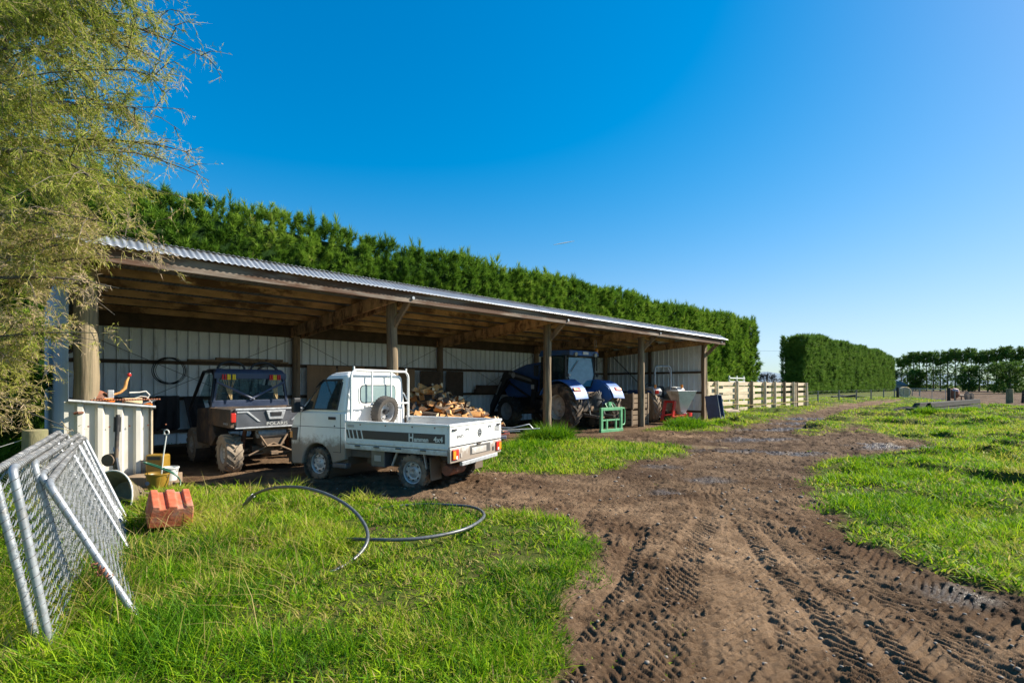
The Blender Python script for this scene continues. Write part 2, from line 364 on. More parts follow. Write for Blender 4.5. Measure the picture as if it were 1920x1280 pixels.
def tracks(X, Y):
    "tyre prints: cover mask and height of the lug pattern"
    TM = np.zeros(X.shape); TD = np.zeros(X.shape)
    for ti, (pts, w) in enumerate(TRACKS):
        pl = poly_px(pts); s0 = 0.0
        lo = pl.min(0)-w; hi = pl.max(0)+w
        sel = (X > lo[0]) & (X < hi[0]) & (Y > lo[1]) & (Y < hi[1]); xs = X[sel]; ys = Y[sel]
        bs = np.full(xs.shape, 9.0); al = np.zeros(xs.shape); la = np.zeros(xs.shape)
        for i in range(len(pl)-1):
            a = pl[i]; d = pl[i+1]-a; L = np.hypot(*d); d = d/L
            t = np.clip((xs-a[0])*d[0]+(ys-a[1])*d[1], 0, L); px = xs-a[0]-t*d[0]; py = ys-a[1]-t*d[1]
            r = np.hypot(px,py); k = r < bs
            bs = np.where(k, r, bs); al = np.where(k, s0+t, al); la = np.where(k, px*d[1]-py*d[0], la); s0 += L
        la = la+(fbm(xs*1.2, ys*1.2, 2, 33)-.5)*.16
        u = sstep(0,1,(w*.5-np.abs(la))/.05)
        lq = np.abs(la) if ti % 3 == 0 else la*(-1 if ti % 2 else 1)
        ph = (al+lq*1.15+(fbm(xs*5,ys*5,2,34)-.5)*.09)/.082
        lug = sstep(-.75,.35,np.sin(ph*2*np.pi))*(sstep(.012,.03,np.abs(la)) if ti % 3 == 0 else 1.0)
        amt = (.35+.75*fbm(xs*3,ys*3,2,37))*sstep(.12,.24,fbm(xs*1.0+5, ys*1.0, 3, 35))
        dh = u*amt*(-.016+.025*lug)+np.exp(-((np.abs(la)-w*.56)/.035)**2)*.006*amt
        tm = TM[sel]; td = TD[sel]; over = u*amt
        TD[sel] = td*(1-over)+dh; TM[sel] = np.maximum(tm, over)
    return TM, TD
def ground_h(X, Y, fine=True, g=None):
    X = np.asarray(X, float); Y = np.asarray(Y, float)
    shed = sstep(-1.2, 0, seg_dist(X,Y,P_SHED))
    if g is None: g = grass_amount(X,Y)
    h = (fbm(X*.35, Y*.35, 3, 41)-.5)*.10*(1-shed)
    h += g*(.035+(fbm(X*1.1, Y*1.1, 3, 55)-.5)*.10*sstep(2.5,6,Y)+(fbm(X*5,Y*5,3,57)-.5)*.05)
    h += g*sstep(4,9,X)*sstep(70,40,Y)*(.10*(fbm(X*.5,Y*.5,3,61)-.3)+.20*sstep(.5,.68,fbm(X*.85+.3*Y,Y*.75,3,63)))
    far = sstep(60, 25, Y)
    TM = np.zeros(X.shape)
    if fine:
        TM, TD = tracks(X, Y)
        b = (1-g)*far*(1-shed*.6)*(1-.72*TM)
        q = .5+.5*sstep(.35,.65,fbm(X*.8,Y*.8,3,77))
        pd = ((X-PUDDLE_C.x)/2.3)**2+((Y-PUDDLE_C.y)/.95)**2; b = b*(1-np.exp(-pd*.8))
        h += b*((fbm(X*4,Y*4,3,71)-.5)*.09*q+(np.abs(fbm(X*9,Y*9,3,72)-.5)*-2+.4)*.052*(.35+.65*q)+(np.abs(fbm(X*24,Y*24,2,73)-.5)*-2+.5)*.034)
        churn = sstep(9,14,Y)*sstep(45,25,Y)
        h += b*churn*(np.abs(fbm(X*2.4,Y*2.4,3,81)-.5)*-2+.3)*.16*(1-shed)
        paddock = sstep(0,2,seg_dist(X,Y,P_PADDOCK))
        h += paddock*(fbm(X*1.5,Y*1.5,3,91)-.4)*.22
    if fine: h = h+TD*(1-g)*sstep(24,8,Y)
    w = wet_amount(X,Y)*(1-g)
    h = h-.02*w
    p = ((X-PUDDLE_C.x)/2.0)**2+((Y-PUDDLE_C.y)/.75)**2
    h = h-.07*np.exp(-p*1.2)*(1-g)
    return h
def gz(x, y): return float(ground_h(np.array([x]), np.array([y]), False)[0])
ys = [-3.0]
while ys[-1] < 4500:
    y = ys[-1]
    if y < 2.25: dy = .15
    elif y < 4.8: dy = .012
    elif y < 75: dy = .012*(y/4.8)**1.85
    else: dy = y*.08
    ys.append(y+dy)
ys = np.array(ys); ts = np.concatenate([np.arange(-1.5,-.40,.0048), np.arange(-.40,.78,.0017), np.arange(.78,1.5001,.0048)])
X = (np.maximum(ys,0)[:,None]+3.0)*ts[None,:]; Y = np.repeat(ys[:,None], len(ts), 1)
far = ys > 75
print('ground', X.shape)
GA = np.zeros(X.shape); GH = np.zeros(X.shape); WA = np.zeros(X.shape)
GA[:] = 1.0
nf = np.where(~far)[0]
GA[nf] = grass_amount(X[nf],Y[nf]); GH[nf] = ground_h(X[nf],Y[nf],True,GA[nf]); WA[nf] = np.maximum(wet_amount(X[nf],Y[nf]), .6*sstep(-1,1,seg_dist(X[nf],Y[nf],P_PADDOCK)))*(1-GA[nf])
ff = np.where(far)[0]; GA[ff] = 1-sstep(-.8,.4,seg_dist(X[ff],Y[ff],P_PADDOCK)); WA[ff] = .6*(1-GA[ff])
V = np.stack([X,Y,GH],2).reshape(-1,3); ny, nx = X.shape
ii = (np.arange(ny-1)[:,None]*nx+np.arange(nx-1)[None,:]).ravel()
lo = np.stack([ii,ii+1,ii+nx+1,ii+nx],1).ravel()
m, nt, b = nodes('ground'); M['ground'] = m
ag = nd(nt,'ShaderNodeAttribute', attribute_name='grassy'); aw = nd(nt,'ShaderNodeAttribute', attribute_name='wet')
g = nd(nt,'ShaderNodeNewGeometry')
def N(sc, det=6.0, rough=.65):
    n = nd(nt,'ShaderNodeTexNoise', i_Scale=sc, i_Detail=det, i_Roughness=rough); nt.links.new(g.outputs['Position'], n.inputs['Vector']); return n.outputs['Fac']
c = mix(nt, (.098,.058,.033), (.295,.195,.118), ramp(nt, N(.7), .35, .68))
c = mix(nt, c, (.075,.043,.025), ramp(nt, N(3.0,9,.7), .5, .72))
c = mix(nt, c, (.38,.28,.185), math2(nt,'MULTIPLY', ramp(nt, N(28.0,4,.6), .62, .75), .6))
c = mix(nt, c, (.046,.028,.017), math2(nt,'MULTIPLY', aw.outputs['Fac'], .85))
gr = mix(nt, (.06,.09,.012), (.12,.12,.035), ramp(nt, N(1.1,7,.7), .4, .65))
gr = mix(nt, gr, (.10,.065,.038), ramp(nt, N(5.0,7,.7), .52, .68))
c = mix(nt, c, gr, ag.outputs['Fac'])
nt.links.new(c, b.inputs['Base Color'])
rg = math2(nt,'SUBTRACT', .92, math2(nt,'MULTIPLY', ramp(nt, aw.outputs['Fac'], .5, .95), .58)); nt.links.new(rg, b.inputs['Roughness'])
nt.links.new(ramp(nt, aw.outputs['Fac'], .7, 1.0, .06, .24), b.inputs['Specular IOR Level'])
bp = nd(nt,'ShaderNodeBump', i_Strength=.9, i_Distance=.045); nt.links.new(N(24.0,10,.75), bp.inputs['Height']); nt.links.new(bp.outputs[0], b.inputs['Normal'])
go = np_mesh('ground', V, lo, np.full(len(ii),4,np.int32), m, attr={'grassy':GA.ravel(),'wet':WA.ravel()}, smooth=True); tag(go, kind='structure')
# puddle
m, nt, b = nodes('puddle'); b.inputs['Base Color'].default_value = (.22,.145,.085,1); b.inputs['Roughness'].default_value = .12; b.inputs['Specular IOR Level'].default_value = .25
n = nd(nt,'ShaderNodeTexNoise', i_Scale=5.0); bp = nd(nt,'ShaderNodeBump', i_Strength=.06, i_Distance=.02); nt.links.new(n.outputs['Fac'], bp.inputs['Height']); nt.links.new(bp.outputs[0], b.inputs['Normal'])
mb = MB(); k = 40; zc = gz(PUDDLE_C.x, PUDDLE_C.y)+.022
mb.add([PUDDLE_C+Vector((math.cos(6.283*i/k)*2.1*(1+.12*math.sin(3*i)), math.sin(6.283*i/k)*.8*(1+.15*math.cos(5*i)), zc)) for i in range(k)], [tuple(range(k))])
tag(mb.build('puddle', m, recalc=False), kind='structure')
# ---------------------------------------------------------------- clods and stones on the mud
ICO = None
def ico():
    global ICO
    if ICO is None:
        bm = bmesh.new(); bmesh.ops.create_icosphere(bm, subdivisions=1, radius=1); ICO = (np.array([v.co[:] for v in bm.verts]), np.array([[v.index for v in f.verts] for f in bm.faces])); bm.free()
    return ICO
def clumps(name, pts, rad, material, kind='stuff', jit=.5, flat=.6):
    tv, tf = ico(); n = len(pts)
    J = 1+RS.uniform(-jit,jit,(n,len(tv),1))
    a = RS.uniform(0,6.28,n); ca, sa = np.cos(a)[:,None], np.sin(a)[:,None]; sx = RS.uniform(.7,1.3,(n,1))
    v = tv[None]*J*rad[:,None,None]
    x = v[:,:,0]*sx; y = v[:,:,1]; z = v[:,:,2]*flat
    V = np.stack([x*ca-y*sa, x*sa+y*ca, z],2)+pts[:,None,:]
    lo = (tf[None]+(np.arange(n)*len(tv))[:,None,None]).reshape(-1)
    return np_mesh(name, V.reshape(-1,3), lo, np.full(n*len(tf),3,np.int32), material, smooth=False)
def scatter(n, y0, y1, tmax=1.15, wide=0.0):
    "world points, log-uniform in distance"
    Yr = y0*np.exp(RS.uniform(0,1,n)*np.log(y1/y0)); Xr = RS.uniform(-tmax,tmax,n)*(Yr+wide)
    return Xr, Yr
x, y = scatter(85000, 1.8, 36, 1.1, 1.0); ga = grass_amount(x,y); dens = sstep(.38,.6,fbm(x*.9,y*.9,3,77)); k = (ga < .25) & (RS.rand(len(x)) < .3+.7*dens) & (seg_dist(x,y,P_SHED) < -.5)
x = x[k]; y = y[k]; tm = tracks(x,y)[0]; k = (tm < .3)|(RS.rand(len(x)) < .10); x = x[k]; y = y[k]
r = RS.uniform(.0018,.0052,len(x))*(1+2.2*(RS.rand(len(x))**10))*np.clip(y/4,1,4)**.9
tag(clumps('mud_clods', np.stack([x,y,ground_h(x,y,True)+r*.1],1), r, mat('clod', (.14,.088,.052), .95, var=.4, sc=2.5, bump=.5, bsc=60)), kind='stuff')
x, y = scatter(900, 2.4, 12); k = (grass_amount(x,y) < .3) & (seg_dist(x,y,P_SHED) < -.3); x = x[k]; y = y[k]; r = RS.uniform(.006,.018,len(x))*np.clip(y/4,1,2)
tag(clumps('pebbles', np.stack([x,y,ground_h(x,y,True)+r*.2],1), r, M['stone'], jit=.15), kind='stuff')
# ---------------------------------------------------------------- grass
def grass(name, x, y, hgt, wid, tint, material, lean=.45):
    n = len(x); P = np.stack([x,y,ground_h(x,y,False)-.015],1)
    a = RS.uniform(0,6.283,n); l = np.abs(RS.normal(0,lean,n))
    D = unit(np.stack([np.cos(a)*l, np.sin(a)*l, np.ones(n)],1)); az = RS.uniform(0,6.283,n)
    Sd = unit(np.stack([np.cos(az),np.sin(az),np.zeros(n)],1))
    bend = np.stack([np.cos(a),np.sin(a),-np.ones(n)*.55],1)*(hgt*RS.uniform(.1,.75,n))[:,None]
    V, lo, sz, t = blades(P, D, Sd, hgt, wid, bend, tint)
    return tag(np_mesh(name, V, lo, sz, material, attr={'tint':t}), kind='stuff')
M['grass'] = tintmat('grass', [(0,(.025,.085,.005)),(.3,(.11,.265,.006)),(.6,(.34,.48,.010)),(.8,(.40,.38,.06)),(1,(.46,.34,.15))], .55, .46, spec=.16)
x, y = scatter(820000, 1.7, 62, 1.22, 1.4); ga = grass_amount(x,y)
left = sstep(-1.0,-2.6,x)*sstep(8.5,6.5,y)            # long grass round the gates
short = .55*sstep(.42,.62,fbm(x*.55,y*.55,3,101))           # thin worn areas
worn = np.exp(-((x-.69*y)/(.13*y+.2))**2)*sstep(3.2,4.2,y)*sstep(22,14,y)
patch = fbm(x*1.6,y*1.6,4,111)
keep = RS.rand(len(x)) < np.clip(ga,0,1)*(1-.82*np.maximum(short*.6*(1-left),worn*(.5+.5*sstep(.35,.55,patch))))*(1-.45*sstep(2.0,-.5,x)*sstep(9,7,y)*sstep(.62,.36,fbm(x*3.6,y*3.6,2,151)))*(.55+.45*sstep(.35,.5,patch))
x, y, left, short, worn, patch = [q[keep] for q in (x,y,left,short,worn,patch)]
KEEP = [(-3.55,5.05,.5),(-4.9,6.05,.45),(-5.2,7.2,.4)]
low = np.ones(len(x))
for kx,ky,kr in KEEP: low = np.minimum(low, .35+.65*sstep(kr*.5,kr,np.hypot(x-kx,y-ky)))
cl = sstep(.32,.62,fbm(x*3.6,y*3.6,2,151)); low = low*(.4+1.05*cl)
n = len(x)
h = low*(.045+.05*sstep(.4,.7,patch)+.08*left*sstep(.35,.65,patch)+.015)*RS.uniform(.55,1.35,n)*(1-.4*worn)*(1-.3*short*(1-left))
h *= 1+.5*sstep(5,9,x)*sstep(.45,.62,fbm(x*.7,y*.7,3,121))
w = (.0028+.0011*sstep(2.0,-.5,x))*np.clip(y/3.2,1,30)**.72*RS.uniform(.7,1.3,n)
short_ = short*(1-left)
brown = sstep(1.0,-1.0,x)*sstep(9,6,y)
straw = RS.rand(n) < (.13+.35*worn+.28*short_+.12*left+.16*brown*sstep(.4,.6,fbm(x*1.1,y*1.1,3,181)))
tint = np.clip(.40+(fbm(x*.9,y*.9,3,131)-.5)*1.3+(fbm(x*3.5,y*3.5,2,133)-.5)*.5+RS.normal(0,.15,n)+.14*sstep(2.5,6,x), 0, .78); tint = np.where(straw, RS.uniform(.72,1,n), tint)
grass('grass', x, y, h, w, tint, M['grass'], .6)
xf, yf = scatter(370000, 8, 66, 1.22, 1.4); gf = grass_amount(xf,yf); k = RS.rand(len(xf)) < gf*(1-.75*np.exp(-((xf-.69*yf)/(.13*yf+.2))**2)*sstep(22,14,yf))*(.45+.55*sstep(.35,.5,fbm(xf*1.1,yf*1.1,3,171))); xf = xf[k]; yf = yf[k]; nf_ = len(xf)
tf = np.clip(.40+(fbm(xf*.7,yf*.7,3,131)-.5)*1.3+RS.normal(0,.17,nf_)+.14*sstep(2.5,6,xf), 0, .78); tf = np.where(RS.rand(nf_) < .13, RS.uniform(.72,1,nf_), tf)
grass('field_grass', xf, yf, RS.uniform(.06,.17,nf_)*(.8+.5*sstep(.45,.65,fbm(xf*.6,yf*.6,3,173))), .0034*np.clip(yf/3.2,1,30)**.72*RS.uniform(.7,1.3,nf_), tf, M['grass'], .6)
x2, y2 = scatter(480000, 1.8, 20, 1.22, 1.4); k = (RS.rand(len(x2)) < grass_amount(x2,y2)*(.25+.75*sstep(.45,.6,fbm(x2*2.2,y2*2.2,3,161)))); x2 = x2[k]; y2 = y2[k]; n2 = len(x2)
grass('matted_grass', x2, y2, RS.uniform(.04,.12,n2), .0056*np.clip(y2/3.2,1,30)**.72*RS.uniform(.7,1.4,n2), np.clip(.45+.35*(fbm(x2*1.3,y2*1.3,3,191)-.5)+RS.normal(0,.28,n2),.0,1), M['grass'], 1.5)
print('grass', n)
# tall tufts: foot of the posts, by the gates, hummocks on the right
tx=[];ty=[];th=[];tt=[]
def tuft(px, py, rad, cnt, hh, tn, base=None):
    p = base if base is not None else U(px,py)
    a = RS.uniform(0,6.283,cnt); r = rad*np.sqrt(RS.rand(cnt)); tx.append(p.x+r*np.cos(a)); ty.append(p.y+r*np.sin(a)*.8); th.append(hh*RS.uniform(.5,1.15,cnt)*(1-.4*(r/rad)**2)); tt.append(np.clip(tn+RS.normal(0,.14,cnt),0,1))
tuft(1030,826,.62,1500,.72,.25); tuft(1050,824,.4,600,.55,.3); tuft(985,838,.7,1300,.36,.3); tuft(960,845,.6,900,.28,.3); tuft(1005,826,.5,1100,.42,.25); tuft(1285,803,.7,1300,.5,.28); tuft(1262,806,.6,900,.22,.3); tuft(1330,800,.8,900,.2,.33)
for px,py,rr,cn,hh in ((1080,1085,.30,700,.15),(1085,1045,.28,700,.15),(960,1235,.32,1100,.2),(1000,1190,.25,700,.16),(880,1260,.35,1200,.2),(700,1230,.3,900,.17),(560,1230,.35,1100,.24),(430,1240,.4,1200,.3),(330,1180,.3,1100,.34),(300,1090,.3,1100,.32),(270,1240,.35,1300,.36),(420,1120,.35,1000,.26),(540,1060,.35,1000,.24),(560,985,.4,1000,.24),(470,1000,.4,1000,.25),(360,1040,.35,1000,.28),(200,1180,.35,900,.3),(140,1250,.35,900,.3),(640,975,.35,800,.2),(520,940,.4,900,.22),(420,945,.4,900,.22)):
    tuft(px,py,rr,int(cn*.55),hh*.85,random.uniform(.2,.5))
for i in range(150):
    Yr = 5*math.exp(random.random()*math.log(34/5)); Xr = Yr*random.uniform(.62,1.12)
    if float(grass_amount(np.array([Xr]),np.array([Yr]))[0]) > .9 and Xr > 4: tuft(0,0,random.uniform(.25,.6)*max(1,Yr/14),int(240),random.uniform(.12,.26),random.uniform(.2,.5),Vector((Xr,Yr,0)))
for i in range(26): # along the timber stack and fence
    t = random.random(); p = U(1705,784).lerp(U(1860,778), t); tuft(0,0,.5,220,random.uniform(.3,.5),.35,p)
tx,ty,th,tt = [np.concatenate(q) for q in (tx,ty,th,tt)]
grass('tall_grass', tx, ty, th, .0034*np.clip(ty/3.2,1,30)**.7, tt, M['grass'], .5)
# dry stalks among the gates
x = np.concatenate([RS.uniform(-2.9,-1.3,170), RS.uniform(-3.6,-2.2,150), RS.uniform(-4.4,-3.4,70)]); y = np.concatenate([RS.uniform(2.7,4.4,170), RS.uniform(4.0,6.2,150), RS.uniform(5.6,6.6,70)])
grass('dry_stalks', x, y, RS.uniform(.25,.62,len(x)), np.full(len(x),.0028), RS.uniform(.8,1,len(x)), M['grass'], .6)
# small weeds on the mud
x, y = scatter(900, 2.5, 14, 1.0); k = (grass_amount(x,y) < .2) & (fbm(x*1.4,y*1.4,3,141) > .60) & (seg_dist(x,y,P_SHED) < -.3); x = np.repeat(x[k],14)+RS.normal(0,.035,k.sum()*14); y = np.repeat(y[k],14)+RS.normal(0,.035,k.sum()*14)
grass('weeds', x, y, RS.uniform(.015,.05,len(x)), np.full(len(x),.005), RS.uniform(.35,.65,len(x)), M['grass'], 1.2)
# ================================================================ hills, far sky things
def hills(name, x0, x1, y, hmax, seed, material):
    n = 160; mb = MB(); xs = np.linspace(x0,x1,n); hh = hmax*(.45+.55*fbm(xs/1500.0,xs*0+seed,5,seed))*sstep(0,.08,(xs-x0)/(x1-x0))*sstep(0,.08,(x1-xs)/(x1-x0))
    rows = []
    for j, (fy, fh) in enumerate(((0,-.02),(500,.35),(1100,.75),(1700,1.0),(2600,.4),(3500,-.02))):
        rows += [(xx, y+fy, max(-20,h*fh*(1+.25*(vn(np.array([xx/260.0]),np.array([j*3.1]),5)[0]-.5)))) for xx, h in zip(xs,hh)]
    fs = [(j*n+i, j*n+i+1, (j+1)*n+i+1, (j+1)*n+i) for j in range(5) for i in range(n-1)]
    mb.add(rows, fs); return tag(mb.build(name, material, smooth=60), kind='structure')
m, nt, b = nodes('hill'); g = nd(nt,'ShaderNodeNewGeometry'); sp = nd(nt,'ShaderNodeSeparateXYZ'); nt.links.new(g.outputs['Position'], sp.inputs[0])
n = nd(nt,'ShaderNodeTexNoise', i_Scale=.004, i_Detail=8.0); nt.links.new(g.outputs['Position'], n.inputs['Vector'])
c = mix(nt, (.10,.16,.22), (.17,.23,.28), ramp(nt, n.outputs['Fac'], .35, .65))  # distance haze is put into the bluish rock colour, no air is modelled
zz = math2(nt,'ADD', sp.outputs[2], math2(nt,'MULTIPLY', n.outputs['Fac'], 120.0)); c = mix(nt, c, (.8,.82,.85), ramp(nt, zz, 330, 380))
nt.links.new(c, b.inputs['Base Color']); b.inputs['Roughness'].default_value = .95; M['hill'] = m
hills('mountains', 300, 9000, 8600, 330, 5, M['hill'])
# contrail
mb = MB(); a = UZ(1038,459,5200); e = UZ(1077,452,5200); mb.tube([a, a.lerp(e,.5), e], [2,5,2], 6)
tag(mb.build('contrail', mat('ice_cloud',(.9,.9,.9),1,var=.02)), 'short thin white vapour trail in the clear sky above the shed roof', 'contrail')
# ================================================================ hedges
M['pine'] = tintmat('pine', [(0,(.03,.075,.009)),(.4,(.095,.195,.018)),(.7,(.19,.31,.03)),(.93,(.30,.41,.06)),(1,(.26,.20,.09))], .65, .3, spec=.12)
M['pine_far'] = tintmat('pine_far', [(0,(.035,.08,.016)),(.45,(.11,.20,.03)),(.8,(.19,.30,.05)),(1,(.19,.22,.09))], .65, .25, spec=.12)
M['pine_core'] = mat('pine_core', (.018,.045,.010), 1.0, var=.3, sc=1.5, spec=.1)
def tufts(P, A, L, per, spread, wid, hue):
    "needle tufts: shoots at P pointing along A"
    n = len(P); k = per
    Pn = np.repeat(P,k,0); An = np.repeat(A,k,0); Ln = np.repeat(L,k)
    t = RS.rand(n*k); D = unit(An*(.35+.5*t)[:,None]+rdir(n*k)*(spread+.25))
    root = Pn+An*(Ln*(t-.35)*.9)[:,None]
    Sd = unit(np.cross(D, rdir(n*k)))
    nl = Ln*RS.uniform(.45,.8,n*k)
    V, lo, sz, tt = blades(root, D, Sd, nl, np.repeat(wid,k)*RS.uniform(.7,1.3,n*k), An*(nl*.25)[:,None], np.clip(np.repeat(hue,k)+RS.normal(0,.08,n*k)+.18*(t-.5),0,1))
    return V, lo, sz, tt
def merge(L):
    vs=[];ls=[];ss=[];ts_=[];o=0
    for V,lo,sz,t in L:
        vs.append(V); ls.append(lo+o); ss.append(sz); ts_.append(t); o += len(V)
    return np.concatenate(vs), np.concatenate(ls), np.concatenate(ss), np.concatenate(ts_)
def hedge(name, label, s0, s1, d0, wd, hfun, faces, per0, size0, wid0, material, cat='hedge'):
    "clipped conifer hedge along s; faces: list of (side, count, zlo)"
    root = empty(name, label, cat, SD((s0+s1)/2, d0+wd/2), R(45))
    ox = (s0+s1)/2; oy = d0+wd/2; parts = []
    for fc in faces:
        side, cnt, zlo = fc[:3]; sa, sb = fc[3] if len(fc) > 3 else (s0,s1); per, size, wid = fc[4] if len(fc) > 4 else (per0,size0,wid0)
        s = sa+(sb-sa)*RS.rand(cnt); hh = hfun(s)
        bulge = (fbm(s*.55, RS.rand(cnt)*0+1.5, 3, 7)-.5)
        if side == 'front':
            z = zlo(s)+(hh-zlo(s))*RS.rand(cnt); d = d0+(fbm(s*.8,z*.8,3,17)-.5)*.9+RS.uniform(-.16,.10,cnt)
            A = unit(np.stack([RS.normal(0,.35,cnt), -RS.uniform(.5,1.1,cnt), RS.uniform(.35,1.2,cnt)],1))
        elif side == 'back':
            z = zlo(s)+(hh-zlo(s))*RS.rand(cnt); d = d0+wd+RS.uniform(-.2,.2,cnt); A = unit(np.stack([RS.normal(0,.35,cnt), RS.uniform(.5,1.1,cnt), RS.uniform(.35,1.2,cnt)],1))
        elif side == 'top':
            d = d0+wd*RS.rand(cnt)**1.3; z = hh+(fbm(s*1.1,d*1.1,3,19)-.5)*.45-.12+.22*RS.rand(cnt)**3; A = unit(np.stack([RS.normal(0,.2,cnt), RS.normal(-.1,.2,cnt), np.ones(cnt)],1))
        elif side == 'candle':
            d = d0+wd*RS.rand(cnt)**2; z = hh+RS.uniform(-.1,.25,cnt); A = unit(np.stack([RS.normal(0,.1,cnt), RS.normal(0,.1,cnt), np.ones(cnt)],1))
        else:
            e = s0 if side == 'near' else s1; sg = -1 if side == 'near' else 1
            d = d0+wd*RS.rand(cnt); hh = hfun(np.full(cnt,e)); z = zlo(np.full(cnt,e))+(hh-zlo(np.full(cnt,e)))*RS.rand(cnt); s = e+(fbm(d*.8,z*.8,3,23)-.5)*.8; A = unit(np.stack([sg*RS.uniform(.5,1.1,cnt), RS.normal(0,.35,cnt), RS.uniform(.3,1.1,cnt)],1))
        P = np.stack([s-ox, d-oy, z],1)
        parts.append(tufts(P, A, size*RS.uniform(.7,1.35,cnt), per, .15 if side == 'candle' else .55, wid*np.ones(cnt), np.clip(.48+(fbm(s*.6,z*.9,3,29)-.5)*.8+RS.normal(0,.1,cnt),0,.98)))
    V, lo, sz, t = merge(parts)
    np_mesh('foliage', V, lo, sz, material, root, {'tint':t})
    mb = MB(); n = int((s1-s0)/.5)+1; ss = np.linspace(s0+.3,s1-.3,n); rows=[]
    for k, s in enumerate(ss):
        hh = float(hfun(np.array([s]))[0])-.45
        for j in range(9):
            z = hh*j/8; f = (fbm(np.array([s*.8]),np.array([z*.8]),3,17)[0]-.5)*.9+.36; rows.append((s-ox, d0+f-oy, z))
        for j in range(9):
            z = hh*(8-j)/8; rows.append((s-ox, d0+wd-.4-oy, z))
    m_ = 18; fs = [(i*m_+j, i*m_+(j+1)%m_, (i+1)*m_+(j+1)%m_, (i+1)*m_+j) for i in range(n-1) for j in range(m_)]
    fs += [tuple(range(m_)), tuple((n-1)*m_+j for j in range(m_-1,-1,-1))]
    mb.add(rows, fs); mb.build('shade_core', M['pine_core'], root, smooth=40)  # closed backing shell, darkened to give the shade in gaps between tufts
    return root
hA = lambda s: 7.55+.10*np.sin(s*.31)+.10*np.sin(s*.83+1)+.22*sstep(40,53,s)
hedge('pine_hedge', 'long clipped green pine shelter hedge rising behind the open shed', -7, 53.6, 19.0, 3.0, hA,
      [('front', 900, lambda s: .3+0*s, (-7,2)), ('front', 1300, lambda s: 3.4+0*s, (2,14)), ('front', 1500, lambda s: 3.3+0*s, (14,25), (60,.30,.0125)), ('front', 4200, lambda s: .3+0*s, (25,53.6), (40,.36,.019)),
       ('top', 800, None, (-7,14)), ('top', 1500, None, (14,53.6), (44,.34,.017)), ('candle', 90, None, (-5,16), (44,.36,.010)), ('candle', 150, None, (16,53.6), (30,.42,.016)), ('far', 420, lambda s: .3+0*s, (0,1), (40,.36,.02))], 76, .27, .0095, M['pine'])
# second hedge: near corner SD
c2 = Vector((45.8,80.0)); s2 = (c2.x+c2.y)*Q; d2 = (c2.y-c2.x)*Q
hB = lambda s: 9.3+.3*np.sin(s*.4)-.9*sstep(s2+62,s2+68,s)
hedge('pine_hedge', 'thick clipped hedge block with a dark shaded end standing past the timber rails', s2, s2+76, d2, 3.4, hB,
      [('front', 4600, lambda s: .2+0*s), ('top', 1100, None), ('near', 700, lambda s: .2+0*s)], 30, .6, .034, M['pine_far'])
# ================================================================ far row of tall trees
def np_part(name, parts, material, parent):
    V, lo, sz, t = merge(parts); return np_mesh(name, V, lo, sz, material, parent, {'tint':t})
def far_tree(name, label, cat, loc, h, w, base, cnt, per, size, wid, material, group=None, top_heavy=.5):
    root = empty(name, label, cat, loc, 0, group)
    mb = MB(); mb.tube([(0,0,-.1),(.05,0,h*.35),(-.05,.05,h*.7),(0,0,h*.95)], [.19,.15,.10,.04], 7)
    for i in range(9):
        z = h*random.uniform(.25,.9); a = random.random()*6.28; l = w*.45*random.uniform(.6,1); mb.tube([(0,0,z),(math.cos(a)*l*.6,math.sin(a)*l*.6,z+.25),(math.cos(a)*l,math.sin(a)*l,z+.3)],[.05,.03,.012],5)
    mb.build('trunk', M['trunk'], root, smooth=50)
    f = RS.rand(cnt); f = np.where(RS.rand(cnt) < top_heavy, .72+.28*f, f)
    a = RS.uniform(0,6.283,cnt); env = (.75+.25*np.sin(f*9+RS.rand()*6))*np.where(f > .93, .8, 1)
    r = w*.5*np.sqrt(RS.uniform(.1,1,cnt))*env
    P = np.stack([r*np.cos(a), r*np.sin(a), base+(h-base)*f+RS.normal(0,.1,cnt)],1)
    A = unit(np.stack([np.cos(a),np.sin(a),RS.uniform(.1,1,cnt)],1))
    np_part('crown', [tufts(P,A,size*RS.uniform(.7,1.3,cnt),per,.7,wid*np.ones(cnt),np.clip(.4+RS.normal(0,.18,cnt),0,.95))], material, root)
    return root
def copy_tree(o, parent=None):
    c = o.copy(); C.objects.link(c)
    if parent: c.parent = parent
    for ch in list(o.children): copy_tree(ch, c)
    return c
kinds = [far_tree('shelter_tree', 'x', 'tree', (0,0,0), 9.6+.5*i, 3.3, .4, 300, 16, .62, .05, M['pine_far'], top_heavy=.45) for i in range(4)]
LT = 'tall thin clipped conifer in the far see-through row at the right edge'
x = 113.0; y = 150.0; i = 0
while y > 101:
    o = kinds[i] if i < 4 else copy_tree(random.choice(kinds))
    t = (150-y)/40; o.location = (114+2.2*t, y, 0); o.rotation_euler = (0,0,random.random()*6.28); o['label'] = LT; o['group'] = 'row of tall shelter trees beyond the ploughed paddock'; o['category'] = 'tree'
    sc = random.uniform(.96,1.04); o.scale = (sc,sc,sc); y -= 2.15; i += 1
far_tree('bushy_tree', 'rounded green tree standing in front of the thin conifer row at the right', 'tree', UZ(1893,735,92)*1.0, 5.6, 6.2, .3, 700, 22, .5, .035, M['pine_far'], top_heavy=.1)
far_tree('bushy_tree', 'dark low tree in the gap between the hedge block and the thin row', 'tree', (107,146,0), 6.6, 5.5, .2, 500, 20, .6, .05, M['pine_far'], top_heavy=.1)
far_tree('bushy_tree', 'grey green bush beside the grey roof beyond the hay bale', 'tree', (112,142,0), 5.6, 4.2, .2, 400, 20, .6, .05, M['pine_far'], top_heavy=.1)
far_tree('bushy_tree', 'mid green bush at the foot of the thin conifer row', 'tree', (108,121,0), 6.0, 5.0, .2, 420, 20, .5, .045, M['pine_far'], top_heavy=.1)
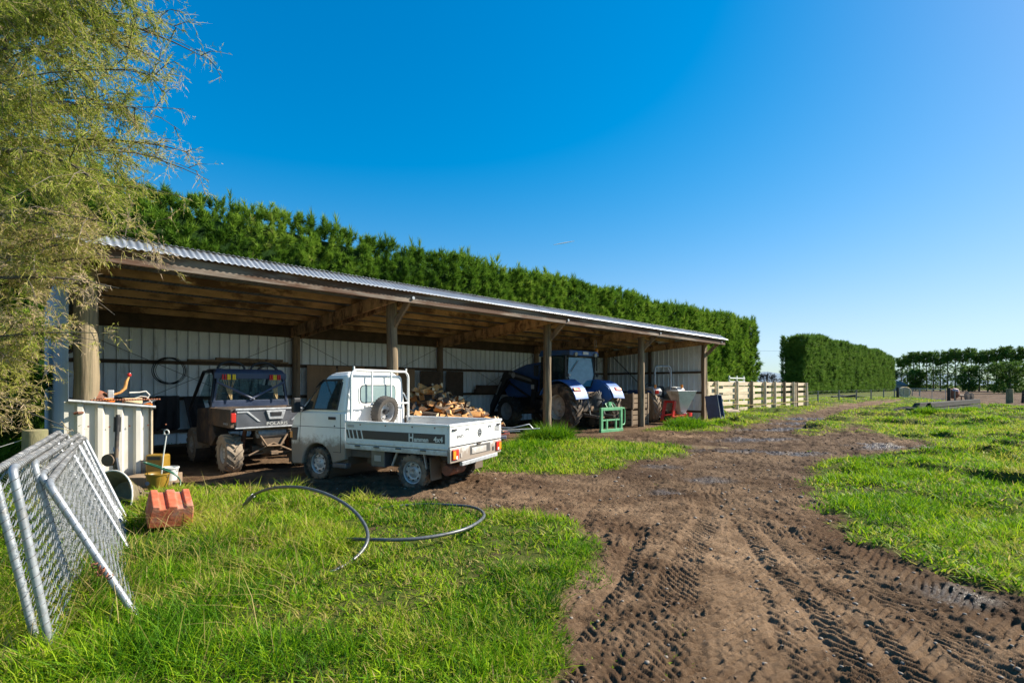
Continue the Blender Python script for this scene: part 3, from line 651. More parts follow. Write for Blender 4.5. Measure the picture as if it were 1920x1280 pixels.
far_tree('bare_shrub', 'small twiggy dark shrub showing over the timber rails below the hills', 'shrub', UZ(1439,722,78), 3.2, 4.0, .3, 160, 12, .5, .03, mat('twigs',(.07,.05,.04),.9), top_heavy=.1)
for o in S.objects:
    if o.name.startswith(('bushy_tree','bare_shrub')) and o.type == 'EMPTY': o.location.z = 0
# ================================================================ feathery tree at the left
M['feather'] = tintmat('feather', [(0,(.09,.16,.012)),(.4,(.235,.30,.03)),(.68,(.42,.41,.085)),(.86,(.56,.46,.20)),(1,(.60,.45,.30))], .7, .45, spec=.1)
M['twig_bark'] = mat('twig_bark', (.24,.19,.13), .9, var=.3, sc=10)
tree = empty('feathery_tree', 'large drooping olive and tan feathery tree overhanging the left end of the shed', 'tree', (-9.2,6.4,0))
TO = np.array([-9.2,6.4,0.0])
mb = MB(); mb.tube([(0,0,-.1),(.1,.05,1.2),(.05,.1,2.6),(.3,0,4.2),(.4,0,6.0)], [.30,.25,.21,.16,.08], 10); mb.build('trunk', M['trunk'], tree, smooth=50)
tips = [(392,112,6.6),(368,95,6.9),(345,60,6.4),(322,18,6.2),(300,-20,6.4),(250,-70,6.2),(352,150,6.9),(345,205,6.4),(338,245,6.8),(350,285,6.5),(392,338,6.7),(372,322,6.2),(345,370,6.9),(318,408,6.5),(308,470,6.3),(322,500,6.4),(270,440,6.7),(240,472,6.2),(222,540,6.0),(215,590,6.3),(205,625,5.9),(185,640,6.0),(140,645,6.2),(105,670,5.9),(150,812,5.9),(90,690,6.1),(72,730,6.1),(50,765,6.3),(25,790,5.9),(10,745,5.8)]
sil = np.array([(-320,-260),(230,-260),(290,-30),(330,50),(345,120),(335,250),(335,350),(262,380),(210,440),(212,590),(150,622),(95,650),(66,715),(10,775),(-320,785)], float)
def inside(x, y):
    r = False
    for i in range(len(sil)):
        ax, ay = sil[i]; bx, by = sil[i-1]
        if (ay > y) != (by > y) and x < ax+(y-ay)*(bx-ax)/(by-ay): r = not r
    return r
while len(tips) < 105:
    q = (random.uniform(-220,340), random.uniform(-200,790))
    if inside(*q): tips.append((q[0],q[1],random.uniform(5.0,7.8)))
limb = MB(); SP=[];SDr=[];SL=[];ST=[]; TW=[]
def bez(a, b, c, d, t): return a*(1-t)**3+b*3*t*(1-t)**2+c*3*t*t*(1-t)+d*t**3
def tproj(p): return 960+FPX*(p[0]+TO[0])/(p[1]+TO[1]), HY-FPX*(p[2]-CAMH)/(p[1]+TO[1])
for k, (px,py,yy) in enumerate(tips):
    e = np.array(UZ(px,py,yy))-TO; named = k < 30
    zs = min(max(e[2]*random.uniform(.5,.95), .8), 5.8); a = np.array([.3*zs/6,.0,zs])
    L = np.linalg.norm(e-a); up = np.array([0,0,L*random.uniform(.02,.32)])
    b_ = a+(e-a)*.35+up+RS.normal(0,.3,3); c_ = a+(e-a)*.75+up*.8+RS.normal(0,.25,3)
    pts = [bez(a,b_,c_,e,t) for t in np.linspace(0,1,13)]
    limb.tube([Vector(p) for p in pts], list(np.linspace(.062 if k % 9 == 0 else (.035 if k % 5 == 0 else .015),.003,13)), 6)
    tanb = np.clip(.50+RS.normal(0,.13)+(.16 if py > 330 else -.06), .05,1)
    lush = random.choice((.45,.8,1.0,1.3,1.5))
    for j in range(int(L*7.5*lush)):
        t = .2+.8*random.random()**.8
        p = bez(a,b_,c_,e,t); dr = (bez(a,b_,c_,e,min(1,t+.02))-bez(a,b_,c_,e,t-.02)); dr /= np.linalg.norm(dr)+1e-9
        l2 = random.uniform(.3,.95)*(1-.55*t*named) if t < .93 else random.uniform(.1,.3)
        d2_ = dr*.55+RS.normal(0,.55,3); d2_[2] -= .12; d2_ /= np.linalg.norm(d2_)
        q1 = p+d2_*l2
        X1,Y1 = tproj(q1)
        if X1 < -70 or Y1 < -70 or (X1 > 30 and not inside(X1+14,Y1) and t < .97 and random.random() < .96): continue
        pth = [p, p+d2_*l2*.5+np.array([0,0,.04*l2]), q1+np.array([0,0,-.12*l2])]
        limb.tube([Vector(v) for v in pth], [.0065,.0045,.002], 3, caps=False)
        bare = named and t > .84
        for m2 in range(int(3+l2*(18 if bare else 23))):
            f = random.random(); tb = (pth[0]*(1-f)+pth[1]*f) if f < .5 else pth[1]*(2-2*f)+pth[2]*(2*f-1)
            tb = pth[0]*(1-f)**2+2*pth[1]*f*(1-f)+pth[2]*f*f
            d3 = d2_*.55+RS.normal(0,.5,3); d3[2] -= .10; d3 /= np.linalg.norm(d3); l3 = random.uniform(.07,.26)
            TW.append((tb,d3,l3))
            ns = 5 if bare else 13
            ff = RS.rand(ns); D = unit(d3[None]*.7+RS.normal(0,.5,(ns,3)))
            SP.append(tb[None]+d3[None]*(l3*ff)[:,None]); SDr.append(D); SL.append(RS.uniform(.022,.075,ns)); ST.append(np.clip(tanb+(.25 if bare else 0)+RS.normal(0,.17,ns),0,1))
SP=np.concatenate(SP);SDr=np.concatenate(SDr);SL=np.concatenate(SL);ST=np.concatenate(ST); n=len(SP); print('tree strands', n, len(TW))
limb.build('limbs', M['trunk'], tree, smooth=50, recalc=False)
tp=np.array([v[0] for v in TW]); td=np.array([v[1] for v in TW]); tl=np.array([v[2] for v in TW]); m2=len(tp)
bl = blades(tp,td,unit(np.cross(td,rdir(m2))),tl,np.full(m2,.0022),np.stack([np.zeros(m2),np.zeros(m2),-tl*.12],1),RS.uniform(.72,1,m2),.5,.8)
np_mesh('twigs', bl[0], bl[1], bl[2], M['feather'], tree, {'tint':bl[3]})
bl = blades(SP,SDr,unit(np.cross(SDr,rdir(n))),SL,RS.uniform(.0022,.0042,n),np.stack([np.zeros(n),np.zeros(n),-SL*.15],1),ST,.5,.9)
np_mesh('crown', bl[0], bl[1], bl[2], M['feather'], tree, {'tint':bl[3]})
# small pine sapling behind it at the left edge
o = far_tree('young_pine', 'bright green young pine half hidden behind the drooping tree', 'tree', (-9.6,9.2,0), 2.3, 1.9, .15, 260, 40, .3, .010, M['pine'], top_heavy=.05)
# ================================================================ open machinery shed (local x = along the front s, local y = depth d)
SH0 = SD(11.6,12.8)
shed = empty('machinery_shed', 'long open fronted pole shed with corrugated roof, timber posts and pale sheet walls', 'shed', SH0, R(45))
def T(s, d, z): return Vector((s-11.6, d-12.8, z))
def roof_z(d): return 3.79-(d-9.86)*.072
POSTS = [.93+5.33*i for i in range(5)]; DF, DB = 10.1, 15.5
for i, s in enumerate(POSTS):
    r = .155 if i == 0 else .125
    mb = MB(); top = roof_z(DF)-.16; pts=[]; rr=[]
    for k in range(9):
        z = -.3+(top+.3)*k/8; pts.append(T(s+random.uniform(-.012,.012), DF+random.uniform(-.012,.012), z)); rr.append(r*(1.05-.10*k/8)*random.uniform(.97,1.03))
    mb.tube(pts, rr, 14); p = mb.build('post', M['wood_post_pale' if i == 0 else 'wood_post'], shed, smooth=50)
    if i:
        b_ = MB().beam(T(s+.02,DF+.02,2.80), T(s+.05,9.40,3.46), .06, .14).build('brace', M['wood_old'], shed, bevel=.004)
    mb = MB(); mb.tube([T(s,DB-.12,-.2),T(s,DB-.12,2.98)],[.12,.11],12).build('post', M['wood_old'], shed, smooth=50)
    for sd in ((-1,1) if 0 < i < 4 else ((1,) if i == 0 else (-1,))):
        o_ = .155*sd
        za, zb = roof_z(9.6)-.16, roof_z(DB-.05)-.16
        MB().hexa([T(s+o_-.025,9.62,za-.29),T(s+o_+.025,9.62,za-.29),T(s+o_+.025,DB-.06,zb-.29),T(s+o_-.025,DB-.06,zb-.29)],
                  [T(s+o_-.025,9.62,za),T(s+o_+.025,9.62,za),T(s+o_+.025,DB-.06,zb),T(s+o_-.025,DB-.06,zb)]).build('rafter', M['wood_beam'], shed, bevel=.004)
for k, d in enumerate((9.95,10.75,11.6,12.45,13.3,14.15,15.0)):
    for a in range(4):
        s0 = POSTS[a]-.25+.02*(a%2); s1 = POSTS[a+1]+(.2 if a < 3 else .42)
        z1 = roof_z(d)-.012; MB().box(s0-11.6, s1-11.6, d-12.8-.025, d-12.8+.025, z1-.145, z1).build('purlin', M['wood_beam'], shed)
MB().box(.6-11.6+.0, 22.72-11.6, 9.36-12.8, 9.41-12.8, 3.315, 3.525).build('fascia', M['wood_fascia'], shed, bevel=.005)
def corrug(name, p0, p1, width_dir_fn, n, pitch, amp, m, thick=.0):
    pass
def wave_sheet(name, s0, s1, prof, pitch, amp, m):
    "corrugated iron: waves along s, profile list of (d, z)"
    ns = int((s1-s0)/pitch*6)+1; ss = np.linspace(s0,s1,ns); w = amp*np.sin(ss*2*np.pi/pitch)
    V=[]
    for d, z in prof: V.append(np.stack([ss-11.6, np.full(ns,d-12.8), z+w],1))
    V = np.concatenate(V); k = len(prof); i = (np.arange(k-1)[:,None]*ns+np.arange(ns-1)[None,:]).ravel()
    lo = np.stack([i,i+1,i+ns+1,i+ns],1).ravel()
    o = np_mesh(name, V, lo, np.full(len(i),4,np.int32), m, shed, smooth=True)
    so = o.modifiers.new('thick','SOLIDIFY'); so.thickness = .002; return o
wave_sheet('roof_sheet', .55, 22.8, [(9.58,3.755),(12.6,roof_z(12.6)+.02),(15.75,roof_z(15.75)+.02)], .076, .009, M['roof_iron'])
o = wave_sheet('roof_sheet', .5, 22.85, [(9.27,3.54),(9.36,3.59),(9.6,3.735)], .098, .011, M['roof_iron']); o['label'] = 'sunlit corrugated front strip of the roof'
# bolts on the fascia
for s in POSTS[1:]:
    MB().cyl(T(s+.06,9.355,3.42),T(s+.06,9.325,3.42),.035,n=8).build('bolt', M['galv'], shed)
# ribbed wall sheets: trapezoid profile
def rib_profile(a, b, pitch, ribw, h):
    out=[]; x = a
    while x < b:
        out += [(x,0),(min(b,x+pitch-ribw),0),(min(b,x+pitch-ribw*.75),h),(min(b,x+pitch-ribw*.25),h)]; x += pitch
    out.append((b,0)); return out
def rib_wall(name, fn, a, b, pitch, ribw, h, zfn, m, parent=shed):
    pr = rib_profile(a,b,pitch,ribw,h); mb = MB(); n = len(pr)
    vs = [fn(u,w,0.02) for u,w in pr]+[fn(u,w,zfn(u)) for u,w in pr]
    mb.add(vs, [(i,i+1,n+i+1,n+i) for i in range(n-1)]); o = mb.build(name, m, parent, recalc=False)
    so = o.modifiers.new('thick','SOLIDIFY'); so.thickness = .002; return o
rib_wall('back_wall', lambda u,w,z: T(u,DB+.06-w,z), .8, 22.35, .25, .065, .05, lambda u: 3.375, M['cladding'])
MB().box(POSTS[0]-11.6, POSTS[4]-11.6, DB-.16-12.8, DB-.06-12.8, 2.95, 3.36).build('back_beam', M['wood_dark'], shed, bevel=.004)
rib_wall('end_wall', lambda u,w,z: T(22.38-w,u,z), 10.2, 15.55, .25, .065, .045, lambda u: roof_z(u)-.03, M['cladding'])
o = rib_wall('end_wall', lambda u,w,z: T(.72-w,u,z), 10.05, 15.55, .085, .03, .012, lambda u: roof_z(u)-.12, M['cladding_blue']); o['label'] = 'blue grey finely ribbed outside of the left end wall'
for z, hh in ((2.12,.09),(1.2,.09),(.35,.09)):
    for a in range(4):
        MB().box(POSTS[a]+.02-11.6, POSTS[a+1]-.02-11.6, DB-.055-12.8, DB+.0-12.8, z-hh/2, z+hh/2).build('girt', M['wood_dark'], shed)
    MB().box(22.26-11.6, 22.32-11.6, 10.2-12.8, 15.4-12.8, z-.045, z+.045).build('girt', M['wood_dark'], shed)
    MB().box(.78-11.6, .84-11.6, 10.3-12.8, 15.4-12.8, z-.045, z+.045).build('girt', M['wood_dark'], shed)
MB().box(POSTS[4]-.06-11.6, POSTS[4]+.06-11.6, 12.75-12.8, 12.87-12.8, 0, roof_z(12.8)-.4).build('post', M['wood_dark'], shed, bevel=.005)
MB().box(POSTS[4]-.2-11.6, POSTS[4]-.05-11.6, 10.0-12.8, 10.05-12.8, 0, 3.45).build('corner_board', M['wood_old'], shed, bevel=.004)
for a in range(4):
    s0, s1 = POSTS[a]+.1, POSTS[a+1]-.1
    MB().tube([T(s0,DB-.1,2.9),T(s1,DB-.1,.5)],.006,5).build('brace_wire', M['dark_steel'], shed); MB().tube([T(s0,DB-.13,.5),T(s1,DB-.13,2.9)],.006,5).build('brace_wire', M['dark_steel'], shed)
MB().tube([T(22.2,14.9,3.0),T(22.2,12.9,1.2)],.02,6).build('brace_wire', M['dark_steel'], shed)
# planks resting on the girt, boards, hanging things
def at(s, d, z=0): return SD(s,d,z)
A45 = R(45)
def loc_obj(name, label, cat, s, d, z, mb, m, group=None, bevel=0, rz=A45, smooth=None):
    o = mb.build(name, m, bevel=bevel, smooth=smooth); o.location = SD(s,d,z); o.rotation_euler = (0,0,rz); return tag(o,label,cat,group)
loc_obj('plank','long rough plank lying along the wall girt behind the utility vehicle','plank',4.9,15.36,2.165,MB().box(-1.45,1.1,-.07,.07,0,.05),M['wood_old'],bevel=.004)
loc_obj('plank','short upper plank on the wall girt above the utility vehicle roof','plank',5.1,15.36,2.22,MB().box(-1.0,.75,-.06,.06,0,.06),M['wood_old'],bevel=.004)
for i in range(4):
    lab = ['brown plywood sheet nearest the shed post behind the utility vehicle','brown plywood sheet just left of the white truck roof','brown plywood sheet directly behind the white truck cab','shorter brown plywood sheet right beside the truck roof rack'][i]
    h = [1.38,1.36,1.30,1.28][i]
    loc_obj('plywood_sheet',lab,'board',6.55+.98*i,15.30+.012*(i%2),.76+.02*i,MB().box(0,.93,-.009,.009,0,h),M['plywood'],'plywood sheets leaning on the back wall',bevel=.003)
loc_obj('dark_board','dark weathered board leaning right of the plywood behind the truck rack','board',10.62,15.25,.05,MB().box(0,.85,-.012,.012,0,2.0),M['wood_dark'],bevel=.003)
loc_obj('dark_board','dark board beside the back post above the firewood heap','board',11.75,15.2,.05,MB().box(0,.8,-.012,.012,0,2.0),M['wood_dark'],bevel=.003)
loc_obj('metal_pipe','thin upright pale pipe between the dark boards behind the firewood','pipe',11.55,15.12,.0,MB().tube([(0,0,0),(.02,0,2.0)],.02,8),M['galv'],smooth=50)
mb = MB()
for k in range(6):
    rr = .34+.02*math.sin(k*2.1); mb.tube([(rr*math.cos(a)+.01*k, -.012*k, rr*.95*math.sin(a)) for a in np.linspace(0,6.283,28)],.006,5,caps=False)
loc_obj('wire_coil','thin dark coil of wire hanging on the pale wall left of the utility vehicle','wire coil',3.0,15.28,1.9,mb,M['dark_steel'])
mb = MB(); mb.tube([(.45*math.cos(a),0,.75*math.sin(a)) for a in np.linspace(0,3.1416,18)],.035,8); loc_obj('pipe_hoop','dark hoop of poly pipe leaning on the wall behind the utility vehicle roof','pipe hoop',5.35,15.1,1.35,mb,M['poly_pipe'],smooth=50)
def cloth(w, h, seed, lean):
    mb = MB(); n=9; m_=9; rows=[]
    for j in range(m_):
        for i in range(n):
            u=i/(n-1)-.5; v=j/(m_-1); rows.append((u*w*(1+.25*v)+lean*v, -.05-.05*math.sin(i*1.9+seed)*(.3+v), -h*v-.04*math.sin(i*1.3+seed)*v))
    mb.add(rows,[(j*n+i,j*n+i+1,(j+1)*n+i+1,(j+1)*n+i) for j in range(m_-1) for i in range(n-1)]); return mb
for k,(s,z,w,h,ln,lab) in enumerate(((3.0,1.27,.5,.85,-.05,'dark cloth hanging from the lower girt behind the white bench'),(3.55,1.25,.42,.9,.22,'dark cloth hanging slanted beside the utility vehicle'))):
    o = loc_obj('hanging_cloth',lab,'cloth',s,15.36,z,cloth(w,h,k*2.3,ln),M['cloth_dark'],smooth=60); so=o.modifiers.new('t','SOLIDIFY'); so.thickness=.01
loc_obj('timber_rack','dark stack of short timber on the wall girt left of the blue tractor','timber',14.2,15.2,1.22,MB().box(-1.0,1.0,-.12,.12,0,.16).box(-.9,.7,-.1,.13,.162,.32),M['wood_dark'],bevel=.005)
mb=MB().tube([(0,0,0),(0,0,.3),(.05,0,.34),(.1,0,.3),(.1,0,.05)],.006,5); loc_obj('hanging_hook','thin wire hook hanging under the rafter right of the tractor','hook',15.8,11.4,2.9,mb,M['galv_rough'])
# ================================================================ firewood heap
def split_log(seed):
    rs = random.Random(seed); mb = MB(); L = rs.uniform(.32,.44); r = rs.uniform(.09,.15); n = rs.choice((3,4,4,5)); arc = rs.uniform(1.2,2.2)
    pts = [(0,0)]+[(r*math.cos(arc*(i/(n-1)-.5))*rs.uniform(.92,1.08), r*math.sin(arc*(i/(n-1)-.5))*rs.uniform(.92,1.08)) for i in range(n)]
    cx = r*.55; pts = [(a-cx,b) for a,b in pts]; k = len(pts); sk = rs.uniform(-.03,.03)
    vs = [(-L/2,a,b) for a,b in pts]+[(L/2+rs.uniform(-.01,.01),a*rs.uniform(.85,1.05)+sk,b*rs.uniform(.85,1.05)) for a,b in pts]
    for i in range(k):
        mb.mi = 1 if i in (0,k-1) else 0
        mb.add([vs[i],vs[(i+1)%k],vs[k+(i+1)%k],vs[k+i]],[(0,1,2,3)])
    mb.mi = 2; mb.add(vs[:k],[tuple(range(k-1,-1,-1))]); mb.add(vs[k:],[tuple(range(k))])
    me = mb.build('firewood_log',[M['bark'],M['split_wood'],M['log_end']],recalc=False); bm=bmesh.new(); bm.from_mesh(me.data); bmesh.ops.remove_doubles(bm,verts=bm.verts,dist=1e-5); bmesh.ops.recalc_face_normals(bm,faces=bm.faces); bm.to_mesh(me.data); bm.free()
    b = me.modifiers.new('b','BEVEL'); b.width=.006; b.segments=1; return me
logs = [split_log(i) for i in range(10)]
HC = SD(8.45,11.75); nlog = 0
random.seed(21)
for i in range(1200):
    if nlog >= 285: break
    a = random.uniform(-math.pi,.5*math.pi) ; rr = math.sqrt(random.random())*2.15
    x = HC.x+rr*math.cos(a)*1.0; y = HC.y+rr*math.sin(a)*1.0
    top = 1.62*max(0,1-(rr/2.3))**.85+.05*random.uniform(-1,1)
    if top < .3: continue
    lay = random.choice((0,0,0,1)); z = top-lay*.18
    o = logs[nlog] if nlog < 10 else logs[random.randrange(10)].copy()
    if nlog >= 10: C.objects.link(o)
    o.location = (x,y,max(.08,z)); o.rotation_euler = (random.uniform(0,6.28),random.uniform(-.5,.5),random.uniform(0,6.28)); s = random.uniform(.8,1.15); o.scale=(s,s,s)
    tag(o,'split firewood log in the heap behind the white truck tray','firewood','split logs in the firewood heap'); nlog += 1
# ================================================================ wheels
def wheel(parent, name, c, r, w, rr, out, mt, mr, lug=(24,.012,'block'), holes=8, dish=.25, label=None):
    "axle along local y; out = +1 or -1 side that faces outward"
    c = Vector(c); h = w/2
    hub = MB(); hub.lathe([(0,out*(h*.55)),(rr*.22,out*(h*.55)),(rr*.26,out*h*.35),(rr*.26,-h*.3*out),(0,-h*.3*out)], c, (0,1,0), 14)
    ho = hub.build(name, M['dark_steel'] if holes else mr, parent, smooth=40)
    if label: ho['label'] = label
    t = MB(); lh = lug[1]; rt = r-lh
    t.lathe([(rr,-h*.78),(rr*1.02,-h*.9),((rr+rt)*.5,-h*1.02),(rt*.95,-h*.95),(rt*.99,-h*.8),(rt,-h*.4),(rt,0),(rt,h*.4),(rt*.99,h*.8),(rt*.95,h*.95),((rr+rt)*.5,h*1.02),(rr*1.02,h*.9),(rr,h*.78)], c, (0,1,0), 44)
    k, lh, kind = lug
    def pt(a, y, rad): return c+Vector((math.cos(a)*rad, y, math.sin(a)*rad))
    for i in range(k):
        a = 2*math.pi*i/k
        for sd in (-1,1):
            if kind == 'block':
                aa = a+(math.pi/k if sd > 0 else 0); da = 2*math.pi/k*.33
                y0, y1 = sd*h*.22, sd*h*.97
                rb, ra = rt*.99, r
                t.hexa([pt(aa-da,y0,rb),pt(aa+da,y0,rb),pt(aa+da,y1,rb*.97),pt(aa-da,y1,rb*.97)],[pt(aa-da*.8,y0,ra),pt(aa+da*.8,y0,ra),pt(aa+da*.7,y1,ra*.975),pt(aa-da*.7,y1,ra*.975)])
            else:
                aa = a+(math.pi/k if sd > 0 else 0); th = 2*math.pi/k*.20; sw = 2*math.pi/k*.95
                segs = [(.0,0.0,r),(.5,.55,r*.998),(.97,1.0,r*.975),(1.04,1.08,r*.90)]
                for (y0,q0,r0),(y1,q1,r1) in zip(segs[:-1],segs[1:]):
                    A0 = aa-sw*q0; A1 = aa-sw*q1
                    t.hexa([pt(A0-th,sd*h*y0,r0-lh*1.3),pt(A0+th,sd*h*y0,r0-lh*1.3),pt(A1+th,sd*h*y1,r1-lh*1.3),pt(A1-th,sd*h*y1,r1-lh*1.3)],
                           [pt(A0-th*.8,sd*h*y0,r0),pt(A0+th*.8,sd*h*y0,r0),pt(A1+th*.8,sd*h*y1,r1),pt(A1-th*.8,sd*h*y1,r1)])
    to = t.build('tyre', mt, parent, smooth=35); to.parent = ho
    rm = MB(); o = out
    rm.lathe([(rr*1.01,-h*.78),(rr*1.03,-h*.72),(rr*.93,-h*.66),(rr*.9,o*h*.2),(rr*.93,o*h*.66),(rr*1.03,o*h*.74),(rr*1.03,o*h*.80)] if o > 0 else
             [(rr*1.01,h*.78),(rr*1.03,h*.72),(rr*.93,h*.66),(rr*.9,-h*.2),(rr*.93,-h*.66),(rr*1.03,-h*.74),(rr*1.03,-h*.80)], c, (0,1,0), 32)
    d0 = o*h*(.8-dish*2)
    rm.lathe([(rr*.91,d0-o*.01),(rr*.80,d0+o*h*.10),(rr*.62,d0+o*h*.12),(rr*.5,d0+o*h*.04),(rr*.34,d0+o*h*.22),(rr*.20,d0+o*h*.24),(rr*.16,d0+o*h*.34),(0,d0+o*h*.34)], c, (0,1,0), 32)
    ro = rm.build('rim', mr, parent, smooth=35); ro.parent = ho
    if holes:
        for i in range(holes):
            hb = MB()
            a = 2*math.pi*i/holes; y = d0+o*h*.125
            ctr = (rr*.70)
            q = [c+Vector((math.cos(a)*ctr+math.cos(a)*rr*.07*math.cos(b)-math.sin(a)*rr*.12*math.sin(b), y+o*.004, math.sin(a)*ctr+math.sin(a)*rr*.07*math.cos(b)+math.cos(a)*rr*.12*math.sin(b))) for b in np.linspace(0,2*math.pi,10,endpoint=False)]
            hb.add(q+[v-Vector((0,o*.012,0)) for v in q],[tuple(range(10))]+[(j,(j+1)%10,10+(j+1)%10,10+j) for j in range(10)])
            b = hb.build('slot_shade', M['black_trim'], parent); b.parent = ho  # black ellipse stands in for the shade inside an open rim hole
        for i in range(4 if rr < .3 else 8):
            nb = MB()
            a = 2*math.pi*(i+.5)/(4 if rr < .3 else 8); p = c+Vector((math.cos(a)*rr*.28, d0+o*h*.2, math.sin(a)*rr*.28)); nb.cyl(p, p+Vector((0,o*.022,0)), rr*.035, n=6)
            b = nb.build('wheel_nut', M['galv'], parent); b.parent = ho
    return ho
# ================================================================ white tray truck (x forward from the rear axle, y left)
TR = empty('tray_truck', 'small muddy white cab-over tray truck with black side stripe and spare wheel behind the cab', 'truck', (-1.139,8.109,0), R(152.6))
XR, XF, BW = -.676, 1.275, .758; ZF, ZR = .655, .985
def P(name, mb, m, parent=None, bevel=0, smooth=None, label=None, seg=2):
    o = mb.build(name, m, parent or TR, smooth=smooth, bevel=bevel, seg=seg)
    if label: o['label'] = label
    return o
# cab shell, lower
arch = [(1.922+.335*math.cos(a), .255+.335*math.sin(a)) for a in np.linspace(math.pi*.97,math.pi*.03,14)]
low = [(1.30,.36),(1.52,.30)]+[a for a in arch if a[1] > .27]+[(2.27,.235),(2.50,.22),(2.535,.30),(2.54,.60),(2.525,.86),(2.46,1.03),(2.36,1.10),(1.30,1.10)]
mb = MB().prism(low, lambda u,v,t:(u,t,v), -.725, .725); cab = P('cab', mb, M['white_paint'], bevel=.022, smooth=30, seg=3)
# greenhouse
gb = [(2.40,-.72,1.085),(2.40,.72,1.085),(1.302,.72,1.085),(1.302,-.72,1.085)]; gt = [(1.80,-.60,1.71),(1.80,.60,1.71),(1.335,.615,1.725),(1.335,-.615,1.725)]
mb = MB().hexa([Vector(v) for v in gb],[Vector(v) for v in gt]); P('cab_top', mb, M['white_paint'], bevel=.06, smooth=40, seg=4)
mb = MB().hexa([Vector(v) for v in ((1.82,-.575,1.70),(1.82,.575,1.70),(1.36,.59,1.71),(1.36,-.59,1.71))],[Vector(v) for v in ((1.72,-.52,1.745),(1.72,.52,1.745),(1.40,.54,1.76),(1.40,-.54,1.76))]); P('roof', mb, M['white_paint'], bevel=.03, smooth=40, seg=3)
def side_pt(sd, x, z, off=0.0):
    "point on the slanting greenhouse side"
    t = (z-1.085)/(1.715-1.085); y = .72+(.607-.72)*t; return Vector((x, sd*(y+off), z))
def side_panel(sd, poly, off, th): 
    return MB().prism(poly, lambda u,v,t: side_pt(sd,u,v,t), off-th, off)
def inset(poly, d):
    c = Vector((sum(p[0] for p in poly)/len(poly), sum(p[1] for p in poly)/len(poly))); return [(p[0]+(c.x-p[0])*d, p[1]+(c.y-p[1])*d) for p in poly]
winp = [(2.235,1.125),(2.08,1.155),(1.50,1.155),(1.455,1.56),(1.50,1.605),(1.845,1.60),(1.90,1.565)]
for sd in (1,-1):
    P('door_window', side_panel(sd, winp, .012, .02), M['glass_dark'])
    wo = inset(winp,-.075); n = len(winp)
    mb = MB(); o_ = [side_pt(sd,u,v,.016) for u,v in wo]; i_ = [side_pt(sd,u,v,.016) for u,v in winp]; o2=[side_pt(sd,u,v,-.006) for u,v in wo]
    mb.add(o_+i_+o2,[(k,(k+1)%n,n+(k+1)%n,n+k) for k in range(n)]+[(k,2*n+k,2*n+(k+1)%n,(k+1)%n) for k in range(n)]); P('window_frame', mb, M['black_trim'])
    MB_ = side_panel(sd,[(1.43,1.615),(1.46,1.640),(1.86,1.63),(2.0,1.50),(1.93,1.585),(1.86,1.613)],.035,.03); P('rain_visor', MB_, M['black_plastic'])
    # door seam lines, handle, lamp
    y = sd*.7262
    s_ = MB(); 
    for a,b_ in (((1.40,1.08),(1.40,.47)),((1.40,.47),(1.56,.47)),((2.30,1.08),(2.33,.60)),((1.30,.86),(2.50,.86))):
        s_.beam((a[0],y,a[1]),(b_[0],y,b_[1]),.004,.008)
    P('door_seam', s_, M['black_trim']); 
    P('door_handle', MB().box(1.50,1.66,min(y,y+sd*.014),max(y,y+sd*.014),.985,1.03), M['black_plastic'], bevel=.006)
    P('door_lock', MB().cyl((1.53,y-.002*sd,.885),(1.53,y+sd*.006,.885),.012,n=10), M['black_trim'])
    P('corner_lamp', MB().prism([(2.40,.62),(2.52,.62),(2.53,.83),(2.36,.84)], lambda u,v,t:(u,t,v), sd*.722, sd*.733), M['black_trim'])
    P('indicator', MB().prism([(2.49,.66),(2.546,.66),(2.540,.76),(2.49,.77)], lambda u,v,t:(u,t,v), sd*.70, sd*.738), M['amber'])
    mb = MB().tube([(2.22,sd*.70,1.17),(2.32,sd*.80,1.20)],.012,6); mo = P('mirror', MB().box(2.25,2.33,min(sd*.76,sd*.90),max(sd*.76,sd*.90),1.09,1.33), M['black_plastic'], bevel=.02, seg=3); mb.build('mirror_arm', M['black_plastic'], mo)
# windscreen, cab back
def fr(u,v,off): # windscreen plane
    t=(v-1.085)/(1.71-1.085); return Vector((2.40+(1.80-2.40)*t+off*.72, u, v+off*.69))
P('windscreen', MB().prism([(-.60,1.15),(.60,1.15),(.52,1.65),(-.52,1.65)], lambda u,v,t: fr(u,v,t), -.01,.012), M['glass_dark'])
bk = MB().prism([(-.70,.66),(.70,.66),(.70,1.12),(.62,1.66),(.57,1.705),(-.57,1.705),(-.62,1.66),(-.70,1.12)], lambda u,v,t:(t,u,v),1.285,1.306); cb = P('cab_back', bk, M['white_paint'], bevel=.01, smooth=40)
for yy in (-.62,-.52,.44,.56): MB().prism([(yy-.035,.70),(yy+.035,.70),(yy+.028,1.10),(yy-.01,1.16),(yy-.028,1.10)], lambda u,v,t:(t,u,v),1.268,1.287).build('pressed_rib', M['white_paint'], cb, bevel=.01)
def rrect(x0,x1,y0,y1,r,n=5):
    out=[]
    for cx,cy,a0 in ((x1-r,y1-r,0),(x0+r,y1-r,90),(x0+r,y0+r,180),(x1-r,y0+r,270)):
        for k in range(n): a=R(a0+90*k/(n-1)); out.append((cx+r*math.cos(a),cy+r*math.sin(a)))
    return out
P('rear_window_seal', MB().prism(rrect(-.455,.455,1.225,1.555,.09), lambda u,v,t:(t,u,v),1.272,1.286), M['white_tray'])
P('rear_window', MB().prism(rrect(-.42,.42,1.255,1.525,.07), lambda u,v,t:(t,u,v),1.266,1.2735), glass('glass_rear',(.22,.30,.31),.06,.93))
sl = MB().prism(rrect(-.437,.437,1.24,1.54,.08), lambda u,v,t:(t,u,v),1.270,1.2725); P('window_gasket', sl, M['black_trim'])
